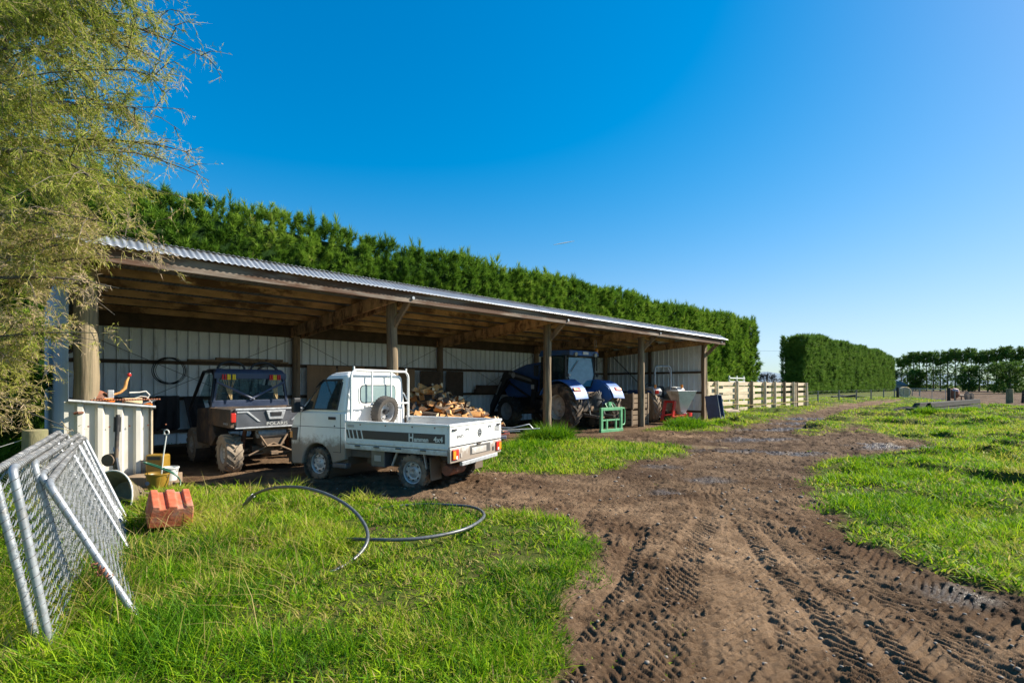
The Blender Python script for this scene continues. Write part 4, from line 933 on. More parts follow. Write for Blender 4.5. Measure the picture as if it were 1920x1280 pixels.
# roof rack guard frame
mb = MB()
def hoop(x,hw,z0,z1,rad):
    pts=[(x,hw,z0)]
    for k in range(7): a=R(90*k/6); pts.append((x,hw-rad+rad*math.cos(a),z1-rad+rad*math.sin(a)))
    for k in range(7): a=R(90*k/6); pts.append((x,-(hw-rad)-rad*math.sin(a),z1-rad+rad*math.cos(a)))
    pts.append((x,-hw,z0)); return pts
mb.tube(hoop(1.20,.70,.90,1.775,.12),.021,10).tube([(1.20,.70,1.215),(1.20,-.70,1.215)],.016,8)
for yy in (.235,-.235): mb.tube([(1.20,yy,1.76),(1.20,yy,1.215)],.016,8)
for yy in (.64,-.64): mb.tube([(1.20,yy,1.775),(1.20,yy,1.835)],.016,8).tube([(1.20,yy*1.09,1.25),(1.29,yy*1.04,1.40)],.012,6)
P('guard_frame', mb, M['white_tray'], smooth=50)
# tray
fl = P('tray_floor', MB().box(XR+.03,XF-.02,-BW+.03,BW-.03,ZF-.03,ZF+.01), M['bed_liner'])
for sd in (1,-1):
    y0, y1 = sorted((sd*(BW-.03), sd*BW))
    g_ = P('tray_side', MB().box(XR+.012,XF-.012,y0,y1,.625,ZR-.035), M['white_tray'], bevel=.006)
    a,b_ = sorted((sd*(BW-.045), sd*(BW+.012))); 
    MB().box(XR+.004,XF-.004,a,b_,ZR-.036,ZR).build('top_rail', M['white_tray'], g_, bevel=.008)
    a,b_ = sorted((sd*BW, sd*(BW+.008))); MB().box(XR+.012,XF-.012,a,b_,.632,.662).build('lower_rib', M['white_tray'], g_, bevel=.003)
    a,b_ = sorted((sd*(BW-.05), sd*(BW+.004))); MB().box(XR+.02,XF-.004,a,b_,.545,.618).build('sill_rail', M['white_tray'], g_, bevel=.006)
    yy = sd*(BW+.0025)
    d_ = MB(); z0,z1 = .715,.845
    def strip(xa,xb,sl=.035):
        q=[(xa,z1),(xb,z1),(xb-sl,z0),(xa-sl,z0)]; d_.prism(q, lambda u,v,t:(u,t,v), sd*(BW+.0005), yy)
    x = 1.245
    for wdt in (.035,.05,.06,.065): strip(x-wdt,x); x -= wdt+.028
    q=[(x,z1),(x-.035,z0),(XR+.055,z0),(XR+.055,z1)]; d_.prism(q, lambda u,v,t:(u,t,v), sd*(BW+.0005), yy)
    st = d_.build('stripe', M['decal'], g_)
    if sd > 0:
        fm = lambda x,z: frame3((x,yy+.001,z),(-1,0,0),(0,0,1))
        text('H', .165, M['white_plastic'], g_, fm(.02,.722), sx=.8, bold=.004); text('amman', .088, M['white_plastic'], g_, fm(-.085,.728), sx=1.0, bold=.003)
        text('4x4', .105, M['white_plastic'], g_, fm(-.43,.735), sx=1.0, bold=.003)
    for xx in (1.0,.62,.2,-.25): MB().box(xx-.05,xx+.05,min(sd*BW,sd*(BW+.02)),max(sd*BW,sd*(BW+.02)),.592,.612).build('latch', M['chassis'], g_)
    for xx in (.95,.45,-.05,-.45): MB().cyl((xx,yy,.93),(xx,yy+sd*.006,.93),.011,n=8).build('rivet', M['rust'], g_)
    MB().box(1.08,1.22,min(sd*BW,sd*(BW+.006)),max(sd*BW,sd*(BW+.006)),.885,.925).build('handle_plate', M['galv'], g_, bevel=.003)
tg = P('tailgate', MB().box(XR-.018,XR+.012,-BW+.012,BW-.012,.665,ZR-.03), M['white_tray'], bevel=.006)
MB().box(XR-.028,XR+.02,-BW-.004,BW+.004,ZR-.034,ZR+.002).build('top_rail', M['white_tray'], tg, bevel=.008)
MB().box(XR-.021,XR-.017,-BW+.02,BW-.02,.668,.676).build('hinge_line', M['black_trim'], tg)
for yy in (.64,-.64):
    MB().beam((XR-.026,yy+.05,.905),(XR-.026,yy-.05,.905),.022,.022).build('latch', M['dark_steel'], tg)
for yy in (.30,-.36):
    MB().tube([(XR-.02,yy+.03,.87),(XR-.03,yy+.03,.905),(XR-.03,yy-.03,.905),(XR-.02,yy-.03,.87)],.006,6).build('rope_hook', M['galv'], tg)
fb = lambda y,z: frame3((XR-.0195,y,z),(0,-1,0),(0,0,1))
text('4WD', .068, M['decal'], tg, fb(.58,.775), sx=1.2)
em = MB().lathe([(0,0),(.06,0),(.06,.004),(0,.006)],(XR-.018,-.06,.815),(-1,0,0),24); em.build('emblem', M['dark_steel'], tg)
em = MB().lathe([(.035,.006),(.052,.006),(.052,.008),(.035,.008)],(XR-.018,-.06,.815),(-1,0,0),20); em.build('emblem', M['galv'], tg); MB().box(XR-.026,XR-.0235,-.115,-.01,.808,.824).build('emblem', M['galv'], tg)
mb=MB()
for r_ in range(4):
    for c_ in range(9): mb.box(XR-.0205,XR-.0185,-.52-.018*c_-.012,-.52-.018*c_,.80+.022*r_,.815+.022*r_)
mb.build('notice_sticker', M['seat_grey'], tg)
# rear panel with lamps and plate
rp = P('rear_panel', MB().prism([(-.74,.44),(.74,.44),(.745,.655),(-.745,.655)], lambda u,v,t:(t,u,v), XR-.022, XR+.03), M['white_paint'], bevel=.008)
for sd in (1,-1):
    y0,y1 = sorted((sd*.55,sd*.70)); lm = P('tail_lamp', MB().box(XR-.045,XR-.02,y0,y1,.485,.625), M['tail_red'], bevel=.006)
    ym = sd*.625; a,b_ = sorted((sd*.63,sd*.695)); MB().box(XR-.048,XR-.044,a,b_,.50,.61).build('amber_lens', M['amber'], lm)
    a,b_ = sorted((sd*.585,sd*.625)); MB().box(XR-.048,XR-.044,a,b_,.49,.535).build('reverse_lens', M['tail_clear'], lm)
    P('reflector', MB().box(XR-.032,XR-.02,min(sd*.49,sd*.45)-0,max(sd*.49,sd*.45),.50,.56), M['chassis'] if sd < 0 else M['white_tray'])
P('plate_recess', MB().box(XR-.026,XR-.021,-.37,.22,.505,.635), M['chassis']); P('number_plate', MB().box(XR-.032,XR-.0265,-.24,.18,.515,.605), M['white_tray'], bevel=.002)
P('tailgate_catch', MB().box(XR-.04,XR-.02,-.07,.03,.645,.66), M['dark_steel'])
P('bumper_bar', MB().beam((XR-.01,.45,.40),(XR-.01,-.60,.42),.05,.06), M['galv_rough'], bevel=.008)
# underneath
P('chassis_rail', MB().box(-.62,1.3,.26,.34,.40,.52), M['chassis'], bevel=.01); P('chassis_rail', MB().box(-.62,1.3,-.34,-.26,.40,.52), M['chassis'], bevel=.01)
P('cross_member', MB().box(.70,1.30,.34,.60,.40,.52), M['chassis'], bevel=.01)
P('under_tray', MB().box(-.6,1.28,-.6,.6,.545,.60), M['dark_steel'])
P('battery_box', MB().box(.53,.80,.50,.69,.29,.56), M['gun_metal'], bevel=.015); P('warning_label', MB().box(.60,.73,.690,.694,.38,.47), M['white_tray'])
P('fuel_tank', MB().box(.1,1.15,.02,.42,.26,.46), M['chassis'], bevel=.04, seg=3)
P('air_hose', MB().tube([(.85,.55,.50),(.95,.58,.54),(1.05,.5,.53)],.03,8), M['black_plastic'], smooth=50)
P('rear_axle', MB().tube([(0,.55,.27),(0,-.55,.27)],.045,10).lathe([(0,-.1),(.12,-.05),(.13,0),(.12,.05),(0,.1)],(0,.08,.27),(0,1,0),14), M['chassis'], smooth=40)
P('exhaust', MB().tube([(-.35,.30,.36),(-.55,.45,.33),(-.64,.47,.32)],.028,8).tube([(-.50,.15,.30),(-.50,.55,.30)],.075,12), M['rust'], smooth=50)
P('front_axle', MB().tube([(1.922,.5,.27),(1.922,-.5,.27)],.04,8), M['chassis'])
P('step_panel', MB().box(1.29,1.60,.60,.715,.215,.30), M['gun_metal'], bevel=.02); P('cab_floor', MB().box(1.3,2.45,-.66,.66,.27,.40), M['dark_steel'])
P('wheel_housing', MB().lathe([(.325,-.72),(.325,.72)],(1.922,0,.255),(0,1,0),20,0,math.pi), M['dark_steel'])
for sd in (1,-1):
    P('mud_flap', MB().hexa([Vector((-.36,sd*.47,.17)),Vector((-.345,sd*.47,.17)),Vector((-.345,sd*.72,.17)),Vector((-.36,sd*.72,.17))],[Vector((-.34,sd*.47,.50)),Vector((-.325,sd*.47,.50)),Vector((-.325,sd*.72,.50)),Vector((-.34,sd*.72,.50))]), M['black_plastic'])
    P('fender_stay', MB().beam((.42,sd*.64,.32),(.30,sd*.66,.55),.025,.03), M['white_tray']); P('fender_stay', MB().beam((-.26,sd*.69,.33),(-.22,sd*.70,.55),.06,.012), M['white_tray'])
    for i,xx in enumerate((0,1.922)):
        wheel(TR,'wheel',(xx,sd*.63,.262),.268,.17,.168,sd,M['muddy_rubber'],M['rim'],(22,.016,'block'),8,.22)
# spare
sp = MB(); 
WS = wheel(TR,'spare_wheel',(0,0,0),.262,.155,.172,1,M['clean_rubber'],M['rim'],(30,.004,'block'),8,.62)
WS.matrix_local = Matrix.Translation((1.09,.045,1.095)) @ Matrix.Rotation(R(-10),4,'Y') @ Matrix.Rotation(R(90),4,'Z')
WS['label'] = 'spare wheel standing against the cab guard frame'
M['galv_blue'] = mat('galv_blue',(.07,.085,.13),.45,var=.2)
# ================================================================ utility vehicle (x forward from the rear axle, y left)
UV = empty('utility_vehicle', 'muddy dark side-by-side utility vehicle with roof and cargo box parked inside the shed', 'utility vehicle', (-4.56,9.50,0), R(135))
def PU(n, mb, m, parent=None, **k): return P(n, mb, m, parent or UV, **k)
for sd in (1,-1):
    for xx in (0,2.05): wheel(UV,'wheel',(xx,sd*.62,.335),.345,.27,.175,sd,M['dry_mud_rubber'],M['rim_dusty'],(15,.028,'ag'),6,.2)
    PU('suspension_arm', MB().beam((.0,sd*.5,.33),(.12,sd*.12,.42),.035,.03).beam((.05,sd*.5,.25),(.1,sd*.12,.28),.03,.03).beam((-.08,sd*.5,.28),(-.12,sd*.1,.30),.03,.03), M['brown_mud'])
    PU('shock_absorber', MB().cyl((.02,sd*.42,.36),(.1,sd*.33,.74),.04,.035,10), M['rust'], smooth=50)
    y0,y1 = sorted((sd*.70,sd*.74))
    PU('box_side', MB().prism([(-.44,.80),(.78,.80),(.78,1.12),(-.44,1.12)], lambda u,v,t:(u,t,v), sd*.66, sd*.745), M['muddy_plastic'], bevel=.02)
    PU('tail_lamp', MB().box(-.475,-.44,min(sd*.655,sd*.735),max(sd*.655,sd*.735),.90,1.06), M['tail_red'], bevel=.01)
    PU('rear_fender', MB().prism([(.36+.0,.62),(.52,.70),(.60,.80),(.80,.80),(.82,.42),(.66,.42)], lambda u,v,t:(u,t,v), sd*.50, sd*.74), M['muddy_plastic'], bevel=.015)
    PU('front_fender', MB().lathe([(.40,-.13),(.42,-.13),(.42,.13),(.40,.13)],(2.05,sd*.62,.36),(0,1,0),14,R(15),R(170)), M['muddy_plastic'], smooth=40)
    PU('door', MB().prism([(.84,.45),(1.62,.42),(1.70,.62),(1.62,1.08),(.86,1.12)], lambda u,v,t:(u,t,v), sd*.70, sd*.735), M['muddy_plastic'], bevel=.015)
    fr_ = [(.80,1.10),(.84,1.70),(1.0,1.80),(1.62,1.80),(2.18,1.18),(2.25,1.05)]
    PU('cage_tube', MB().tube([Vector((u,sd*(.71-.09*max(0,(v-1.05)/.75)),v)) for u,v in fr_],.03,10), M['black_plastic'], smooth=50)
    PU('seat', MB().box(1.02,1.16,sd*.36-.22,sd*.36+.22,.88,1.38), M['seat_grey'], bevel=.05, seg=3)
    PU('headrest', MB().box(1.02,1.10,sd*.36-.13,sd*.36+.13,1.40,1.54), M['seat_grey'], bevel=.04, seg=3)
PU('cargo_box', MB().box(-.40,.76,-.66,.66,.80,.84).box(.73,.77,-.66,.66,.84,1.13), M['muddy_plastic'])
tgu = PU('tailgate', MB().prism([(-.655,.79),(.655,.79),(.655,1.125),(-.655,1.125)], lambda u,v,t:(t,u,v), -.46,-.42), M['gun_metal'], bevel=.012)
MB().box(-.475,-.415,-.665,.665,1.10,1.135).build('top_rail', M['galv_rough'], tgu, bevel=.008); MB().box(-.475,-.43,-.665,.665,.785,.81).build('lower_lip', M['galv_rough'], tgu, bevel=.006)
rdg = MB()
for sd in (1,-1): rdg.prism([(sd*.26,.90),(sd*.30,.90),(sd*.48,1.06),(sd*.64,1.06),(sd*.64,1.085),(sd*.465,1.085)], lambda u,v,t:(t,u,v), -.472,-.458)
rdg.build('pressed_ridge', M['galv_rough'], tgu, bevel=.003)
lt = MB().prism([(-.17,1.09),(.17,1.09),(.12,.93),(-.12,.93)], lambda u,v,t:(t,u,v), -.485,-.458); l_ = lt.build('latch_surround', M['galv_rough'], tgu, bevel=.008); MB().prism([(-.10,1.06),(.10,1.06),(.09,.99),(-.09,.99)], lambda u,v,t:(t,u,v), -.492,-.484).build('latch_handle', M['black_plastic'], l_)
text('POLARIS', .078, M['white_plastic'], tgu, frame3((-.4625,.16,.83),(0,-1,0),(0,0,1)), sx=1.25)
fm = frame3((-.10,.748,.85),(-1,0,0),(0,0,1)); text('RANGER', .055, M['galv_rough'], UV, fm, sx=1.2)
PU('roof', MB().hexa([Vector(v) for v in ((.78,-.66,1.76),(.78,.66,1.76),(1.70,.62,1.78),(1.70,-.62,1.78))],[Vector(v) for v in ((.84,-.60,1.85),(.84,.60,1.85),(1.62,.56,1.86),(1.62,-.56,1.86))]), M['navy_plastic'], bevel=.025, seg=3)
PU('rear_panel', MB().box(.77,.80,-.70,.70,1.12,1.25), M['navy_plastic'], bevel=.008); PU('rear_beam', MB().box(.765,.80,-.66,.66,1.66,1.77), M['navy_plastic'], bevel=.008)
PU('rear_window', MB().prism([(-.62,1.25),(.62,1.25),(.57,1.66),(-.57,1.66)], lambda u,v,t:(t,u,v), .785,.79), glass('glass_uv',(.05,.07,.08),.08,.22))
[PU('window_side_frame', MB().beam((.785,sd*.665,1.22),(.785,sd*.60,1.68),.05,.03), M['navy_plastic']) for sd in (1,-1)]
PU('cross_brace', MB().tube([(.757,.62,1.60),(.757,-.04,1.26)],.024,8).tube([(.757,-.62,1.60),(.757,.04,1.26)],.024,8), M['galv_blue'], smooth=50)
PU('windscreen', MB().hexa([Vector(v) for v in ((2.17,-.60,1.16),(2.17,.60,1.16),(2.18,.60,1.16),(2.18,-.60,1.16))],[Vector(v) for v in ((1.63,-.54,1.76),(1.63,.54,1.76),(1.64,.54,1.76),(1.64,-.54,1.76))]), glass('glass_uv_front',(.05,.07,.08),.06,.2))
PU('hood', MB().hexa([Vector(v) for v in ((2.1,-.6,.55),(2.1,.6,.55),(2.62,.5,.5),(2.62,-.5,.5))],[Vector(v) for v in ((2.15,-.62,1.08),(2.15,.62,1.08),(2.6,.48,.86),(2.6,-.48,.86))]), M['gun_metal'], bevel=.05, seg=3)
PU('steering_wheel', MB().tube([(1.62+.06*math.sin(a),.36+.17*math.cos(a),1.2+.16*math.sin(a)) for a in np.linspace(0,6.283,20)],.015,6), M['black_plastic'], smooth=50)
PU('chassis', MB().box(-.1,2.4,-.28,.28,.34,.44).box(.8,1.7,-.68,.68,.40,.46).box(-.34,.1,-.2,.2,.46,.74), M['dark_steel'], bevel=.01)
PU('muffler', MB().cyl((-.30,-.22,.68),(-.30,.26,.68),.085,n=14), M['galv_rough'], smooth=40)
PU('gearbox', MB().lathe([(0,-.12),(.10,-.1),(.13,0),(.10,.1),(0,.12)],(-.02,0,.36),(0,1,0),14).box(-.2,-.05,-.13,.13,.42,.52), M['brown_mud'], smooth=40)
PU('rear_frame', MB().tube([(-.36,.28,.72),(-.38,.12,.45),(-.38,-.12,.45),(-.36,-.28,.72)],.02,8).tube([(-.36,.5,.76),(-.36,-.5,.76)],.022,8).beam((-.40,-.06,.33),(-.40,.06,.33),.06,.06).tube([(-.3,.4,.3),(-.36,.0,.5),(-.3,-.4,.3)],.015,6), M['brown_mud'], smooth=50)
for k,(yy) in enumerate((.30,-.30)): PU('roof_hoop', MB().tube([(1.0,yy+.24*math.cos(a),1.85+.14*math.sin(a)) for a in np.linspace(0,3.1416,14)],.022,8), M['black_plastic'], smooth=50)
# electric fence gate handles hanging along the back of the roof
UM = Matrix.Translation((-4.56,9.50,0)) @ Matrix.Rotation(R(135),4,'Z')
HL = ['red insulated gate handle with white cord hanging at the back of the utility vehicle roof','yellow insulated gate handle with white cord hanging at the back of the utility vehicle roof']
for k,(yy,col) in enumerate([(.52,0),(.475,0),(.43,1),(.40,1),(.34,1),(.31,1),(-.34,0),(-.375,0),(-.41,1),(-.445,1),(-.49,0),(-.525,0)]):
    h = MB().lathe([(.006,.03),(.014,.025),(.014,-.055),(.02,-.06),(.02,-.07),(.006,-.075)],(0,0,0),(0,0,1),10).build('gate_handle', [M['bright_red'],M['bright_yellow']][col], smooth=40)
    h.location = UM @ Vector((.742,yy,1.715)); tag(h, HL[col], 'gate handle', 'fence gate handles on the utility vehicle')
    c_ = .41 if yy > 0 else -.43; dy = (c_-yy)
    pts = [Vector((0,0,-.07)),Vector((dy*.6*-Q,-dy*.6*Q,-.25)),Vector((dy*1.2*-Q+random.uniform(-.05,.05),-dy*1.2*Q,-.42)),Vector((dy*.9*-Q+.04,-dy*.9*Q,-.45)),Vector((dy*.5*-Q,-dy*.5*Q,-.25))]
    MB().tube(pts,.0035,5).build('cord', M['straw'], h)
# ================================================================ blue tractor (x forward from the rear axle, y left)
TB = empty('blue_tractor', 'large blue farm tractor with cab, black front loader arms and muddy tyres under the shed', 'tractor', (2.46,18.17,0), R(130.6))
def PT(n, mb, m, parent=None, **k): return P(n, mb, m, parent or TB, **k)
for sd in (1,-1):
    wheel(TB,'rear_wheel',(0,sd*1.04,.79),.805,.54,.42,sd,M['muddy_rubber'],M['rim_dusty'],(18,.06,'ag'),0,.42)
    wheel(TB,'front_wheel',(2.77,sd*.98,.55),.565,.42,.33,sd,M['rubber'],M['rim'],(16,.05,'ag'),0,.4)
    # fender: arched shell over the rear wheel
    pr=[]; 
    angs = np.linspace(R(18),R(152),16)
    o1=[];o2=[];i1=[];i2=[]
    for k,a in enumerate(angs):
        a2 = math.pi-a; rr = .955+.03*math.sin(a*2)
        x, z = math.cos(a2)*rr, .79+math.sin(a2)*rr
        wd = 1.30 if True else 0
        tp = .10*abs(math.cos(a))
        o1.append((x,sd*.66,z)); o2.append((x,sd*(1.34-tp*.5),z-.03)); i1.append((x*.96,sd*.66,.79+(z-.79)*.96)); i2.append((x*.96,sd*(1.34-tp*.5),.79+(z-.82)*.96-.0))
    n=len(angs); mb=MB(); vs=o1+o2+i1+i2; fs=[]
    for k in range(n-1): fs += [(k,k+1,n+k+1,n+k),(2*n+k,3*n+k,3*n+k+1,2*n+k+1),(n+k,n+k+1,3*n+k+1,3*n+k),(k,2*n+k,2*n+k+1,k+1)]
    fs += [(0,n,3*n,2*n),(n-1,3*n-1,4*n-1,2*n-1)]
    mb.add(vs,fs); f_ = PT('fender', mb, M['tractor_blue'], bevel=.02, smooth=45, seg=3)
    PT('fender_inner', MB().prism([(-.55,.85),(-.85,1.08),(-.72,1.44),(-.28,1.74),(.35,1.74),(.75,1.5),(.82,1.08),(.45,.85)], lambda u,v,t:(u,t,v), sd*.62, sd*.66), M['tractor_blue'], bevel=.01)
    a = R(142); ctr = Vector((math.cos(a)*.975,sd*1.08,.79+math.sin(a)*.975)); nrm = Vector((math.cos(a),0,math.sin(a))); tn = Vector((-math.sin(a),0,math.cos(a)))
    lm = MB().hexa([ctr-nrm*.03+Vector((0,s1*.17,0))+tn*(s2*.075) for s1,s2 in ((-1,-1),(1,-1),(1,1),(-1,1))],[ctr+nrm*.025+Vector((0,s1*.16,0))+tn*(s2*.065) for s1,s2 in ((-1,-1),(1,-1),(1,1),(-1,1))]); l_=lm.build('tail_lamp', M['tail_red'], f_, bevel=.012)
    MB().hexa([ctr+nrm*.02+Vector((0,sd*.02+s1*.08+sd*.06,0))+tn*(s2*.05) for s1,s2 in ((-1,-1),(1,-1),(1,1),(-1,1))],[ctr+nrm*.032+Vector((0,sd*.02+s1*.08+sd*.06,0))+tn*(s2*.045) for s1,s2 in ((-1,-1),(1,-1),(1,1),(-1,1))]).build('amber_lens', M['amber'], l_)
    # cab pillars and side glass
    PT('cab_pillar', MB().beam((.36,sd*.74,1.55),(.32,sd*.76,2.66),.07,.08).beam((1.62,sd*.72,1.3),(1.50,sd*.74,2.66),.06,.07).beam((.98,sd*.76,1.4),(.98,sd*.78,2.66),.05,.05), M['black_plastic'])
    PT('side_window', MB().prism([(.40,1.62),(.9,1.25),(1.58,1.25),(1.50,2.64),(.36,2.64)], lambda u,v,t:(u,t,v), sd*.755, sd*.762), M['glass_tint'])
    PT('work_lamp', MB().lathe([(0,-.05),(.06,-.045),(.075,.0),(.07,.02),(0,.02)],(.06,sd*.52,2.70),(-1,0,-.2),14), M['galv'], smooth=40)
    PT('mirror', MB().box(1.50,1.56,sd*1.02-.1,sd*1.02+.1,1.95,2.35).beam((1.5,sd*.76,2.4),(1.53,sd*1.02,2.3),.03,.03), M['black_plastic'], bevel=.02)
    # loader arm
    PT('loader_mast', MB().beam((1.85,sd*.62,.75),(1.72,sd*.62,1.75),.12,.22).beam((1.85,sd*.45,.8),(1.85,sd*.64,.8),.2,.2), M['black_trim'], bevel=.015)
    la = PT('loader_arm', MB().beam((1.70,sd*.62,1.70),(3.05,sd*.62,2.06),.10,.24,(0,1,0)) if False else MB().prism([(1.62,1.50),(1.66,1.74),(3.25,2.12),(3.50,2.06),(4.50,.55),(4.58,.30),(4.36,.28),(4.24,.52),(3.32,1.76),(3.12,1.83)], lambda u,v,t:(u,t,v), sd*.55, sd*.68), M['black_trim'], bevel=.015)
    MB().prism([(1.85,1.66),(1.87,1.76),(3.18,2.07),(3.20,1.97)], lambda u,v,t:(u,t,v), sd*.681, sd*.686).build('arm_cover', M['seat_grey'], la)
    MB().prism([(3.62,1.66),(3.70,1.69),(4.02,1.18),(3.94,1.15)], lambda u,v,t:(u,t,v), sd*.681, sd*.686).build('arm_stripe', M['galv_rough'], la)
    MB().tube([(1.85,sd*.61,1.0),(3.2,sd*.61,1.62)],.045,8).tube([(3.2,sd*.60,1.70),(4.25,sd*.60,.75)],.04,8).build('hydraulic_ram', M['dark_steel'], la, smooth=50)
    MB().lathe([(0,0),(.11,0),(.11,.006),(0,.006)],(2.9,sd*.686,1.93),(0,sd,0),16).build('badge', M['galv_rough'], la)
PT('loader_carriage', MB().tube([(4.42,-.62,.4),(4.42,.62,.4)],.06,8).box(4.46,4.56,-.7,.7,.15,.65), M['black_trim'])
PT('roof', MB().hexa([Vector(v) for v in ((.10,-.78,2.66),(.10,.78,2.66),(1.72,.74,2.68),(1.72,-.74,2.68))],[Vector(v) for v in ((.14,-.74,2.84),(.14,.74,2.84),(1.66,.68,2.90),(1.66,-.68,2.90))]), M['tractor_blue'], bevel=.04, seg=3)
PT('roof_label', MB().box(.085,.105,-.16,.12,2.70,2.80), M['sticker'])
PT('rear_window', MB().prism([(-.62,2.60),(.62,2.60),(.70,2.02),(.48,1.58),(-.48,1.58),(-.70,2.02)], lambda u,v,t:(t+(2.62-v)*-.06,u,v), .335,.345), glass('glass_cab',(.07,.24,.34),.05,.8))  # rear pane's cyan base colour carries the reflected sky
PT('rear_window_frame', MB().tube([(.32,-.64,2.64),(.31,.64,2.64),(.28,.72,1.95),(.27,.49,1.56),(.27,-.49,1.56),(.28,-.72,1.95),(.32,-.64,2.64)],.022,6), M['black_plastic'])
PT('rear_wiper', MB().beam((.29,.15,2.5),(.27,.55,2.1),.015,.02), M['black_trim']); PT('lamp', MB().lathe([(0,0),(.06,0),(.05,.05),(0,.05)],(.26,.66,1.98),(-1,0,0),12), M['galv'])
PT('cab_rear_panel', MB().box(.22,.36,-.64,.64,1.05,1.44), M['tractor_navy'], bevel=.02); PT('cab_floor', MB().box(.3,1.6,-.7,.7,1.1,1.3), M['black_trim'])
PT('seat', MB().box(.55,.72,-.25,.25,1.5,2.2).box(.6,1.05,-.25,.25,1.42,1.56), M['black_plastic'], bevel=.05)
PT('steering_wheel', MB().tube([(1.25+.1*math.sin(a),.2*math.cos(a),1.95+.17*math.sin(a)) for a in np.linspace(0,6.283,18)],.016,6), M['black_trim'])
PT('windscreen', MB().prism([(-.66,1.5),(.66,1.5),(.66,2.64),(-.66,2.64)], lambda u,v,t:(t+(2.64-v)*.09,u,v),1.56,1.565), M['glass_tint'])
PT('hood', MB().prism([(1.52,1.10),(3.55,1.05),(3.78,1.3),(3.75,1.80),(3.45,2.08),(2.5,2.34),(1.52,2.42)], lambda u,v,t:(u,t,v), -.42,.42), M['tractor_navy'], bevel=.07, smooth=40, seg=3)
PT('exhaust_stack', MB().tube([(1.75,-.72,1.5),(1.75,-.72,2.9)],.06,12), M['black_trim'], smooth=50)
bk_ = PT('beacon', MB().cyl((.30,-.86,2.62),(.30,-.86,2.80),.02,n=8), M['black_trim']); MB().lathe([(0,.0),(.055,0),(.06,.1),(.04,.15),(0,.16)],(.30,-.86,2.80),(0,0,1),14).build('beacon_lens', M['amber'], bk_, smooth=50)
PT('side_marker', MB().beam((.33,-.90,2.15),(.33,-.90,2.62),.04,.03).lathe([(0,-.03),(.055,-.02),(.055,.02),(0,.03)],(.33,-.93,1.98),(1,0,0),12), M['dark_steel'])
PT('chassis', MB().box(-.35,3.5,-.26,.26,.60,1.12).box(-.45,.4,-.45,.45,.62,1.15), M['dark_steel'], bevel=.02)
PT('rear_axle', MB().tube([(0,.8,.79),(0,-.8,.79)],.16,12), M['dark_steel']); PT('front_axle', MB().tube([(2.77,.75,.52),(2.77,-.75,.52)],.11,10), M['dark_steel'])
PT('fuel_tank', MB().box(.75,1.6,.42,.78,.48,1.02).box(.9,1.6,-.78,-.42,.48,1.02), M['black_plastic'], bevel=.05, seg=3); PT('toolbox_label', MB().box(1.70,1.86,.70,.71,1.40,1.56), M['white_plastic'])
for sd in (1,-1):
    PT('lower_link', MB().beam((-.2,sd*.30,.55),(-1.12,sd*.42,.46),.05,.09).beam((-.75,sd*.38,.50),(-.55,sd*.34,1.20),.045,.045).beam((-.3,sd*.24,1.2),(-.62,sd*.34,1.25),.07,.1), M['chassis'], bevel=.008)
    PT('lift_ram', MB().cyl((-.42,sd*.5,.6),(-.5,sd*.36,1.2),.05,n=10), M['dark_steel'])
PT('top_link', MB().tube([(-.38,0,1.12),(-1.02,0,1.02)],.035,8), M['chassis']); PT('drawbar', MB().box(-1.0,-.2,-.06,.06,.42,.47).lathe([(0,-.06),(.09,-.05),(.09,.05),(0,.06)],(-.48,0,.72),(1,0,0),14), M['brown_mud'])
hs = MB()
for k in range(7):
    y=-.3+.1*k; hs.tube([(-.36,y,1.22),(-.55,y+.03*math.sin(k),1.34-.02*k),(-.72,y*.6,1.16),(-.8,y*.4,.95-.03*k)],.014,5)
PT('hydraulic_hose', hs, M['black_trim']); PT('remote_valve', MB().box(-.48,-.36,-.36,.36,1.14,1.30), M['brown_mud'], bevel=.02)
for o_ in list(TB.children):
    k_ = o_.name.split('.')[0]
    if k_ in ('cab_pillar','side_window','work_lamp','mirror','roof','roof_label','rear_window','rear_window_frame','rear_wiper','lamp','cab_rear_panel','seat','steering_wheel','windscreen','beacon','side_marker','exhaust_stack'):
        o_.location = (-.28,0,-.09)
# green pallet frame at the back of the tractor
GF = empty('pallet_frame', 'green painted steel lifting frame standing on the mud behind the blue tractor', 'steel frame', (3.30,17.02,0), math.atan2(.65,.76))
w2 = .56
P('frame', MB().box(-w2,-w2+.10,-.04,.04,.0,.80).box(w2-.10,w2,-.04,.04,.02,.80).box(-w2+.1,w2-.1,-.04,.04,.70,.80).box(-w2-.02,w2+.02,-.05,.05,-.01,.09), M['green_paint'], GF, bevel=.008)
P('inner_bar', MB().box(-w2+.1,w2-.1,-.02,.02,.36,.41).box(-.27,-.20,-.025,.025,.09,.42).box(.20,.27,-.025,.025,.09,.42), M['green_paint'], GF, bevel=.005)
P('hoop', MB().tube([(w2,0,.76),(w2+.16,.03,.76),(w2+.23,.05,.68),(w2+.23,.05,.28),(w2+.16,.03,.20),(w2,0,.20)],.022,8), M['green_paint'], GF, smooth=50)
P('hitch_bracket', MB().tube([(-.22,.0,.80),(-.20,.1,.92),(-.05,.1,.92),(-.03,.0,.80)],.02,6).tube([(.08,.0,.80),(.1,.1,.94),(.22,.1,.94),(.25,.0,.80)],.02,6).box(-.06,.08,.05,.12,.72,.98), M['green_paint'], GF, smooth=50)
